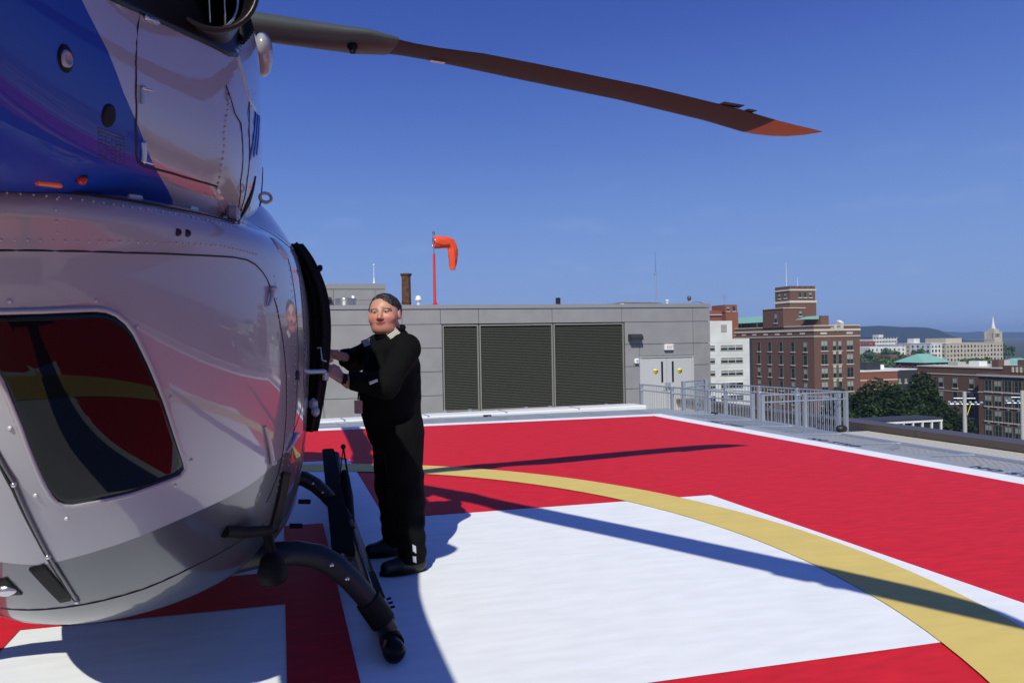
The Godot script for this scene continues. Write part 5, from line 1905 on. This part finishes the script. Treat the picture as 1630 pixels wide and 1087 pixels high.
func mesh_field(s: SurfaceTool, f: Callable, lo: Vector3, hi: Vector3, cell: float, colour: Callable) -> void:
	s.set_smooth_group(0)
	var B := 6
	var n := Vector3i(((hi - lo) / cell).ceil())
	var nb := Vector3i(ceili(n.x / float(B)), ceili(n.y / float(B)), ceili(n.z / float(B)))
	var reach := cell * B * 0.5 * 1.7321 * 1.25 + cell
	var verts := {}
	var signs := {}
	for bx in nb.x:
		for by in nb.y:
			for bz in nb.z:
				var o := Vector3i(bx, by, bz) * B
				var mid := lo + (Vector3(o) + Vector3(B, B, B) * 0.5) * cell
				if absf(f.call(mid)) > reach: continue
				var g := PackedFloat32Array()
				var m := B + 1
				g.resize(m * m * m)
				for i in m:
					for j in m:
						for k in m:
							g[(i * m + j) * m + k] = f.call(lo + Vector3(o.x + i, o.y + j, o.z + k) * cell)
				for i in B:
					for j in B:
						for k in B:
							var mask := 0
							var acc := Vector3.ZERO
							var cnt := 0
							var v := []
							for c in 8:
								var e := g[((i + (c & 1)) * m + j + ((c >> 1) & 1)) * m + k + ((c >> 2) & 1)]
								v.append(e)
								if e < 0: mask |= 1 << c
							if mask == 0 or mask == 255: continue
							for c in 8:
								for ax in 3:
									var c2 := c | (1 << ax)
									if c2 == c: continue
									if (v[c] < 0) != (v[c2] < 0):
										var t: float = v[c] / (v[c] - v[c2])
										var q := Vector3(c & 1, (c >> 1) & 1, (c >> 2) & 1)
										q[ax] = t
										acc += q
										cnt += 1
							var key := Vector3i(o.x + i, o.y + j, o.z + k)
							verts[key] = lo + (Vector3(key) + acc / cnt) * cell
							signs[key] = mask
	var dirs := [[Vector3i(0, 1, 0), Vector3i(0, 0, 1)], [Vector3i(0, 0, 1), Vector3i(1, 0, 0)], [Vector3i(1, 0, 0), Vector3i(0, 1, 0)]]
	for key in verts:
		var mask: int = signs[key]
		for ax in 3:
			var s0 := mask & 1
			var s1 := (mask >> (1 << ax)) & 1
			if s0 == s1: continue
			var u: Vector3i = dirs[ax][0]
			var w: Vector3i = dirs[ax][1]
			if not (verts.has(key - u) and verts.has(key - w) and verts.has(key - u - w)): continue
			var q := [verts[key], verts[key - u], verts[key - u - w], verts[key - w]]
			if s0 == 1: q.reverse()
			for t in [0, 1, 2, 0, 2, 3]:
				s.set_color(colour.call(q[t]))
				s.add_vertex(q[t])

var body_parts := []
var suit_parts := []
var head_at := Vector3(0.662, 1.648, -4.40)
var head_b := Basis()
var fold_noise := FastNoiseLite.new()

func hp(x: float, y: float, z: float) -> Vector3:   # head axes: x to his left, y up, z out of the face
	return head_at + head_b * Vector3(x, y, z)

func head_local(p: Vector3) -> Vector3:
	return head_b.transposed() * (p - head_at) / Vector3(1.16, 0.96, 1.06)

func head_field(p: Vector3) -> float:
	var q := head_local(p)
	var d := egg(q, Vector3(0, 0.028, -0.012), Vector3(0.083, 0.102, 0.1))          # skull
	d = smin(d, egg(q, Vector3(0, -0.045, 0.03), Vector3(0.077, 0.082, 0.068)), 0.03)   # face
	d = smin(d, egg(q, Vector3(0, -0.098, 0.052), Vector3(0.045, 0.032, 0.036)), 0.03)  # chin
	d = smin(d, egg(q, Vector3(0, -0.1, 0.012), Vector3(0.066, 0.04, 0.06)), 0.03)      # full jaw
	var ax := Vector3(absf(q.x), q.y, q.z)
	d = smin(d, egg(ax, Vector3(0.043, -0.03, 0.066), Vector3(0.032, 0.03, 0.024)), 0.02)  # cheeks
	d = smin(d, egg(ax, Vector3(0.03, 0.034, 0.08), Vector3(0.032, 0.011, 0.014)), 0.016)  # brows
	d = -smin(-d, egg(ax, Vector3(0.032, 0.012, 0.098), Vector3(0.02, 0.011, 0.017)), 0.012)   # eye hollows
	d = smin(d, egg(ax, Vector3(0.032, 0.011, 0.079), Vector3(0.0135, 0.0115, 0.0125)), 0.003)
	d = smin(d, egg(ax, Vector3(0.032, 0.019, 0.083), Vector3(0.017, 0.006, 0.01)), 0.005)   # upper lids
	d = smin(d, cone(q, Vector3(0, 0.02, 0.088), Vector3(0, -0.028, 0.112), 0.008, 0.0135), 0.012)   # nose
	d = smin(d, egg(ax, Vector3(0.012, -0.034, 0.1), Vector3(0.01, 0.009, 0.012)), 0.006)
	d = smin(d, cone(ax, Vector3(0.0, -0.058, 0.098), Vector3(0.022, -0.061, 0.087), 0.006, 0.003), 0.006)  # lips
	d = smin(d, cone(ax, Vector3(0.0, -0.072, 0.096), Vector3(0.018, -0.07, 0.088), 0.006, 0.003), 0.006)
	d = -smin(-d, cone(ax, Vector3(0, -0.0655, 0.108), Vector3(0.024, -0.0655, 0.094), 0.003, 0.002), 0.003)
	# ears
	d = smin(d, egg(ax, Vector3(0.086, -0.005, -0.012), Vector3(0.011, 0.034, 0.02)), 0.006)
	d = -smin(-d, egg(ax, Vector3(0.097, 0.0, -0.008), Vector3(0.006, 0.02, 0.011)), 0.004)
	return d

func hair_field(p: Vector3) -> float:
	var q := head_local(p)
	# swept to his left: high at the right of the forehead, slanting down to the left temple and sideburn
	var line := 0.1 - 0.8 * maxf(0.0, q.x) - 0.4 * maxf(0.0, -q.x - 0.03)
	line += fold_noise.get_noise_3d(q.x * 9.0, q.y * 3.0, q.z * 9.0) * 0.012
	var front := line - q.y
	var back := q.z - 0.012 + 0.3 * maxf(0.0, -0.015 - q.y)
	var low := -0.055 - q.y - 0.3 * (q.z + 0.06)
	var inside := -maxf(minf(front, back), low)
	# thin at the hairline, full further in
	var thick := -0.003 + 0.008 * smoothstep(0.0, 0.012, inside) + 0.011 * smoothstep(0.01, 0.05, inside)
	thick += fold_noise.get_noise_3d(q.x * 4.0 + 5.0, q.y * 16.0, q.z * 5.0) * 0.006 * smoothstep(0.0, 0.02, inside)
	return egg(q, Vector3(0, 0.028, -0.012), Vector3(0.083, 0.102, 0.1)) - thick

func skin_colour(p: Vector3) -> Color:
	var c := Color(0.5, 0.255, 0.185)
	var q := head_local(p)
	if q.length() < 0.2 and q.y > -0.14:
		var ax := absf(q.x)
		var red := exp(-(pow((ax - 0.045) / 0.028, 2) + pow((q.y + 0.03) / 0.03, 2))) * (1.0 if q.z > 0.03 else 0.3)
		red += exp(-(pow(q.x / 0.016, 2) + pow((q.y + 0.028) / 0.02, 2))) * (1.0 if q.z > 0.08 else 0.0) * 0.8
		red += 0.5 * exp(-(pow(q.x / 0.06, 2) + pow((q.y + 0.1) / 0.03, 2)))
		c = c.lerp(Color(0.46, 0.12, 0.1), clampf(red * 0.75, 0, 0.8))
		if ax < 0.026 and absf(q.y + 0.065) < 0.011 and q.z > 0.075: c = Color(0.36, 0.11, 0.095)
		if ax < 0.022 and absf(q.y + 0.0655) < 0.0035 and q.z > 0.075: c = Color(0.12, 0.05, 0.045)
		if pow((ax - 0.032) / 0.0125, 2) + pow((q.y - 0.0105) / 0.0048, 2) < 1.0 and q.z > 0.07:
			c = Color(0.4, 0.36, 0.33)
			if pow((ax - 0.031) / 0.006, 2) + pow((q.y - 0.0105) / 0.006, 2) < 1.0: c = Color(0.03, 0.03, 0.035)
		if absf(ax - 0.033) < 0.02 and absf(q.y - 0.035 + (ax - 0.033) * 0.15) < 0.005 and q.z > 0.06: c = Color(0.2, 0.11, 0.08)
		if absf(ax - 0.032) < 0.015 and absf(q.y - 0.0165) < 0.0018 and q.z > 0.07: c = Color(0.1, 0.05, 0.045)
	return c

func hand(s: SurfaceTool, wrist: Vector3, fwd: Vector3, palm: Vector3, curl: Array, thumb_side: float) -> void:
	# palm, four fingers of two bends each, and a thumb from the side of the palm
	fwd = fwd.normalized()
	var up := (-palm - fwd * (-palm).dot(fwd)).normalized()   # back of the hand
	var sd := fwd.cross(up) * thumb_side                      # towards the thumb
	var P := []
	P.append([0, wrist - fwd * 0.05, wrist, 0.03, 0.027, 0.02])
	for k in 4:
		var x := (1.5 - k) * 0.019
		P.append([0, wrist + sd * x * 0.6 + fwd * 0.01, wrist + sd * x + fwd * 0.078, 0.0155, 0.0125, 0.014])
	for k in 4:
		var x := (1.5 - k) * 0.0205
		var ln: float = [0.9, 1.0, 0.94, 0.76][k]
		var a := wrist + sd * x + fwd * 0.08
		var ang: float = curl[0]
		var d := fwd * cos(ang) - up * sin(ang)
		var b := a + d * 0.042 * ln
		ang += curl[1]
		d = fwd * cos(ang) - up * sin(ang)
		var c := b + d * 0.028 * ln
		ang += curl[1] * 0.7
		d = fwd * cos(ang) - up * sin(ang)
		P.append([0, a, b, 0.0102, 0.0094, 0.006])
		P.append([0, b, c, 0.0094, 0.0086, 0.004])
		P.append([0, c, c + d * 0.02 * ln, 0.0086, 0.0076, 0.004])
	var t0 := wrist + sd * 0.026 + fwd * 0.022
	var t1: Vector3 = t0 + (sd * 0.62 + fwd * 0.75 - up * 0.3 * curl[0]).normalized() * 0.04
	var t2: Vector3 = t1 + (sd * 0.1 + fwd * 0.9 - up * 0.8 * curl[0]).normalized() * 0.034
	P.append([0, t0, t1, 0.0145, 0.0115, 0.014])
	P.append([0, t1, t2, 0.0112, 0.0092, 0.005])
	var lo := wrist - Vector3(0.2, 0.2, 0.2)
	var hi := wrist + Vector3(0.2, 0.2, 0.2)
	mesh_field(s, func(p: Vector3) -> float: return field(p, P), lo, hi, 0.0045, skin_colour)

func crewman() -> void:
	fold_noise.seed = 9
	fold_noise.frequency = 7.0
	fold_noise.fractal_octaves = 3
	# face turned over the shoulder towards the camera
	var fz := Vector3(-0.4, 0.02, 0.92).normalized()
	var fy := Vector3(-0.03, 1, -0.03)
	fy = (fy - fz * fy.dot(fz)).normalized()
	head_b = Basis(fy.cross(fz), fy, fz)
	var shL := Vector3(0.775, 1.425, -4.235)
	var shR := Vector3(0.665, 1.44, -4.68)
	var elL := Vector3(0.625, 1.205, -4.1)
	var elR := Vector3(0.5, 1.345, -4.79)
	var wrL := Vector3(0.355, 1.25, -4.12)
	var wrR := Vector3(0.368, 1.385, -4.5)
	var hipL := Vector3(0.755, 0.86, -4.33)
	var hipR := Vector3(0.715, 0.86, -4.57)
	var knL := Vector3(0.775, 0.47, -4.31)
	var knR := Vector3(0.725, 0.47, -4.62)
	var anL := Vector3(0.795, 0.09, -4.27)
	var anR := Vector3(0.745, 0.09, -4.66)
	suit_parts = [
		[1, Vector3(0.7, 1.07, -4.45), Vector3(0.205, 0.25, 0.205), 0, 0, 0.06],
		[1, Vector3(0.715, 1.28, -4.455), Vector3(0.19, 0.24, 0.225), 0, 0, 0.08],
		[1, Vector3(0.735, 0.88, -4.45), Vector3(0.185, 0.17, 0.195), 0, 0, 0.07],
		[0, Vector3(0.755, 1.42, -4.28), Vector3(0.69, 1.44, -4.63), 0.088, 0.085, 0.07],
		[0, Vector3(0.735, 1.46, -4.43), Vector3(0.705, 1.545, -4.42), 0.105, 0.082, 0.05],
		[0, shL, elL, 0.09, 0.074, 0.06], [0, elL, Vector3(0.41, 1.238, -4.115), 0.072, 0.06, 0.05],
		[0, shR, elR, 0.092, 0.078, 0.05], [0, elR, Vector3(0.415, 1.375, -4.56), 0.074, 0.058, 0.04],
		[0, hipL, knL, 0.135, 0.108, 0.05], [0, knL, Vector3(0.795, 0.1, -4.27), 0.105, 0.088, 0.05],
		[0, hipR, knR, 0.135, 0.104, 0.05], [0, knR, Vector3(0.745, 0.11, -4.65), 0.1, 0.082, 0.05]]
	body_parts = [
		[1, Vector3(0.7, 1.07, -4.45), Vector3(0.18, 0.23, 0.18), 0, 0, 0.06],
		[1, Vector3(0.715, 1.28, -4.455), Vector3(0.165, 0.22, 0.2), 0, 0, 0.08],
		[1, Vector3(0.735, 0.88, -4.45), Vector3(0.16, 0.15, 0.17), 0, 0, 0.07],
		[0, Vector3(0.755, 1.42, -4.28), Vector3(0.69, 1.44, -4.63), 0.065, 0.065, 0.06],
		[0, Vector3(0.73, 1.45, -4.43), Vector3(0.69, 1.58, -4.415), 0.075, 0.072, 0.04],
		[0, shL, elL, 0.068, 0.055, 0.04], [0, elL, wrL, 0.052, 0.031, 0.03],
		[0, shR, elR, 0.066, 0.053, 0.04], [0, elR, wrR, 0.05, 0.031, 0.03],
		[0, hipL, knL, 0.095, 0.07, 0.05], [0, knL, anL, 0.066, 0.045, 0.04],
		[0, hipR, knR, 0.095, 0.07, 0.05], [0, knR, anR, 0.066, 0.045, 0.04]]
	var m := thing("person", "heavyset person in a black flight suit standing at the helicopter's sliding door", "person", Vector3.ZERO)
	var s := st()
	var lo := Vector3(0.2, 0.0, -4.95)
	var hi := Vector3(1.05, 1.66, -3.95)
	mesh_field(s, func(p: Vector3) -> float: return field(p, body_parts), lo, hi, 0.016, skin_colour)
	mesh_field(s, head_neck, head_at - Vector3(0.16, 0.19, 0.17), head_at + Vector3(0.16, 0.17, 0.17), 0.0042, skin_colour)
	hand(s, wrL, Vector3(-0.78, 0.62, 0.05), Vector3(-0.35, -0.4, -0.75), [0.35, 0.35], 1.0)
	hand(s, wrR, Vector3(-0.85, 0.2, 0.35), Vector3(-0.3, -0.4, 0.5), [1.2, 1.1], -1.0)
	obj("body", s, M.skin, m)
	s = st()
	mesh_field(s, hair_field, head_at - Vector3(0.16, 0.16, 0.17), head_at + Vector3(0.16, 0.19, 0.17), 0.0045, plain_colour)
	obj("hair", s, M.hair, m)
	s = st()
	mesh_field(s, suit_field, Vector3(0.3, 0.02, -5.0), Vector3(1.1, 1.64, -3.95), 0.0125, plain_colour)
	obj("flight_suit", s, M.suit, m)
	for k in 2:
		var a: Vector3 = [anL, anR][k]
		var d: Vector3 = [Vector3(-0.985, 0, 0.12), Vector3(-0.97, 0, 0.1)][k].normalized()
		var P := [[0, a + Vector3(0, 0.13, 0), a - Vector3(0, 0.04, 0), 0.062, 0.055, 0.03],
			[0, a - d * 0.045 - Vector3(0, 0.04, 0), a + d * 0.06 - Vector3(0, 0.03, 0), 0.05, 0.052, 0.03],
			[0, a + d * 0.06 - Vector3(0, 0.038, 0), a + d * 0.165 - Vector3(0, 0.046, 0), 0.052, 0.045, 0.03]]
		s = st()
		mesh_field(s, func(p: Vector3) -> float: return maxf(field(p, P), 0.012 - p.y), a - Vector3(0.26, 0.12, 0.16), a + Vector3(0.16, 0.25, 0.16), 0.009, plain_colour)
		var bt := obj("boot", s, M.boot, m)
		s = st()
		var side := d.cross(Vector3.UP)
		var pts := []
		for i in 24:
			var t := TAU * i / 24
			var w := 0.046 + 0.01 * cos(t) - 0.006 * cos(2 * t)
			pts.append(Vector2(0.062 + 0.155 * cos(t), w * sin(t) * 1.05))
		prism(s, pts, Vector3(0, -0.022, 0), Vector3(a.x, 0.024, a.z), d, side)
		obj("sole", s, M.trim_black, bt)
	# reflective ankle strip in three slanted pieces
	for k in 3:
		s = st()
		var y := 0.2 - k * 0.062
		var pts := []
		for q in [[-0.008, 0.0], [0.014, -0.014], [0.016, -0.058], [-0.006, -0.048]]:
			pts.append(Vector2(q[0], q[1]))
		prism(s, pts, Vector3(0, 0, 0.006), Vector3(0.79, y, suit_front(0.79, y - 0.03) - 0.001), Vector3(1, 0, 0), Vector3(0, 1, 0))
		obj("reflective_strip", s, M.reflective, m)
	# shoulder boards, collar, watch, pen, badge on its cord
	for k in 2:
		var g := Node3D.new()
		g.name = "shoulder_board"
		m.add_child(g, true)
		var at: Vector3 = [Vector3(0.706, 1.515, -3.9), Vector3(0.585, 1.462, -4.2)][k]
		while at.z > -4.9 and suit_field(at) > 0.0: at.z -= 0.003
		var ux: Vector3 = [Vector3(0.84, 0.54, -0.05), Vector3(0.95, 0.3, 0.0)][k].normalized()
		var dn: Vector3 = [Vector3(0.3, -0.62, 0.72), Vector3(0.2, -0.6, 0.75)][k]
		dn = (dn - ux * dn.dot(ux)).normalized()
		var bs := Basis(ux, dn.cross(ux) * -1.0, dn)
		s = st()
		bevel(s, at + Vector3(0, 0.004, 0.0), Vector3(0.085, 0.012, 0.085), 0.004, bs)
		obj("board", s, M.suit, g)
		for i in 4:
			s = st()
			bevel(s, at + Vector3(0, 0.004, 0.0) + dn * (0.0165 * i - 0.025) + bs.y * 0.004 * signf(bs.y.y), Vector3(0.078, 0.01, 0.0115), 0.003, bs)
			obj("stripe", s, M.insignia if k == 0 else M.reflective, g)
	s = st()
	var ring := []
	for i in 17:
		var t := TAU * i / 16
		ring.append(Vector3(0.702 + 0.088 * cos(t), 1.535 + 0.03 * cos(t) - 0.012 * sin(t), -4.42 + 0.088 * sin(t)))
	tube(s, ring, 0.018, 8, false)
	obj("collar", s, M.suit, m)
	s = st()
	var wd := (wrL - elL).normalized()
	tube(s, [wrL - wd * 0.03, wrL - wd * 0.005], 0.035, 16)
	bevel(s, wrL - wd * 0.018 + Vector3(0, 0.005, 0.036), Vector3(0.03, 0.03, 0.012), 0.004)
	obj("wristwatch", s, M.trim_black, m)
	s = st()
	tube(s, [wrR + Vector3(-0.07, -0.03, 0.07), wrR + Vector3(-0.095, 0.075, 0.06)], 0.0045, 6)
	obj("pen", s, M.letter_blue, m)
	var bd := Node3D.new()
	bd.name = "badge"
	m.add_child(bd, true)
	s = st()
	bevel(s, Vector3(0.478, 1.055, -4.36), Vector3(0.055, 0.085, 0.006), 0.004, Basis(Vector3.UP, -0.5))
	obj("card", s, M.badge, bd)
	s = st()
	tube(s, [Vector3(0.478, 1.1, -4.36), Vector3(0.488, 1.2, -4.37), Vector3(0.53, 1.3, -4.4)], 0.006, 6)
	obj("cord", s, M.trim_black, bd)
	s = st()
	bevel(s, Vector3(0.535, 1.232, -4.03), Vector3(0.055, 0.018, 0.006), 0.003, Basis(Vector3(0, 0, 1), 0.35))
	obj("sleeve_tab", s, M.reflective, m)

func head_neck(p: Vector3) -> float:
	var d := head_field(p)
	return smin(d, cone(p, Vector3(0.73, 1.42, -4.43), Vector3(0.685, 1.58, -4.42), 0.076, 0.073), 0.025)

func suit_field(p: Vector3) -> float:
	var d := field(p, suit_parts)
	if absf(d) < 0.08:
		d += fold_noise.get_noise_3d(p.x * 1.3, p.y * 0.8, p.z * 1.3) * 0.011
		d += 0.004 * sin(p.y * 70.0 + p.x * 30.0 + p.z * 22.0) * smoothstep(0.5, 0.25, p.y)
	# open at the neck and the cuffs
	d = maxf(d, cone(p, Vector3(0.7, 1.555, -4.42), Vector3(0.68, 1.75, -4.41), 0.078, 0.1) * -1.0)
	d = maxf(d, 0.398 - p.x - (0.02 if p.z < -4.3 else 0.0))
	d = maxf(d, 0.062 - p.y)
	return d

func suit_front(x: float, y: float) -> float:
	var z := -3.9
	while z > -4.6 and suit_field(Vector3(x, y, z)) > 0.0: z -= 0.003
	return z

func suit_top(p: Vector3) -> Vector3:
	var q := p + Vector3(0, 0.12, 0)
	for i in 80:
		if suit_field(q) <= 0.002: break
		q.y -= 0.003
	return q
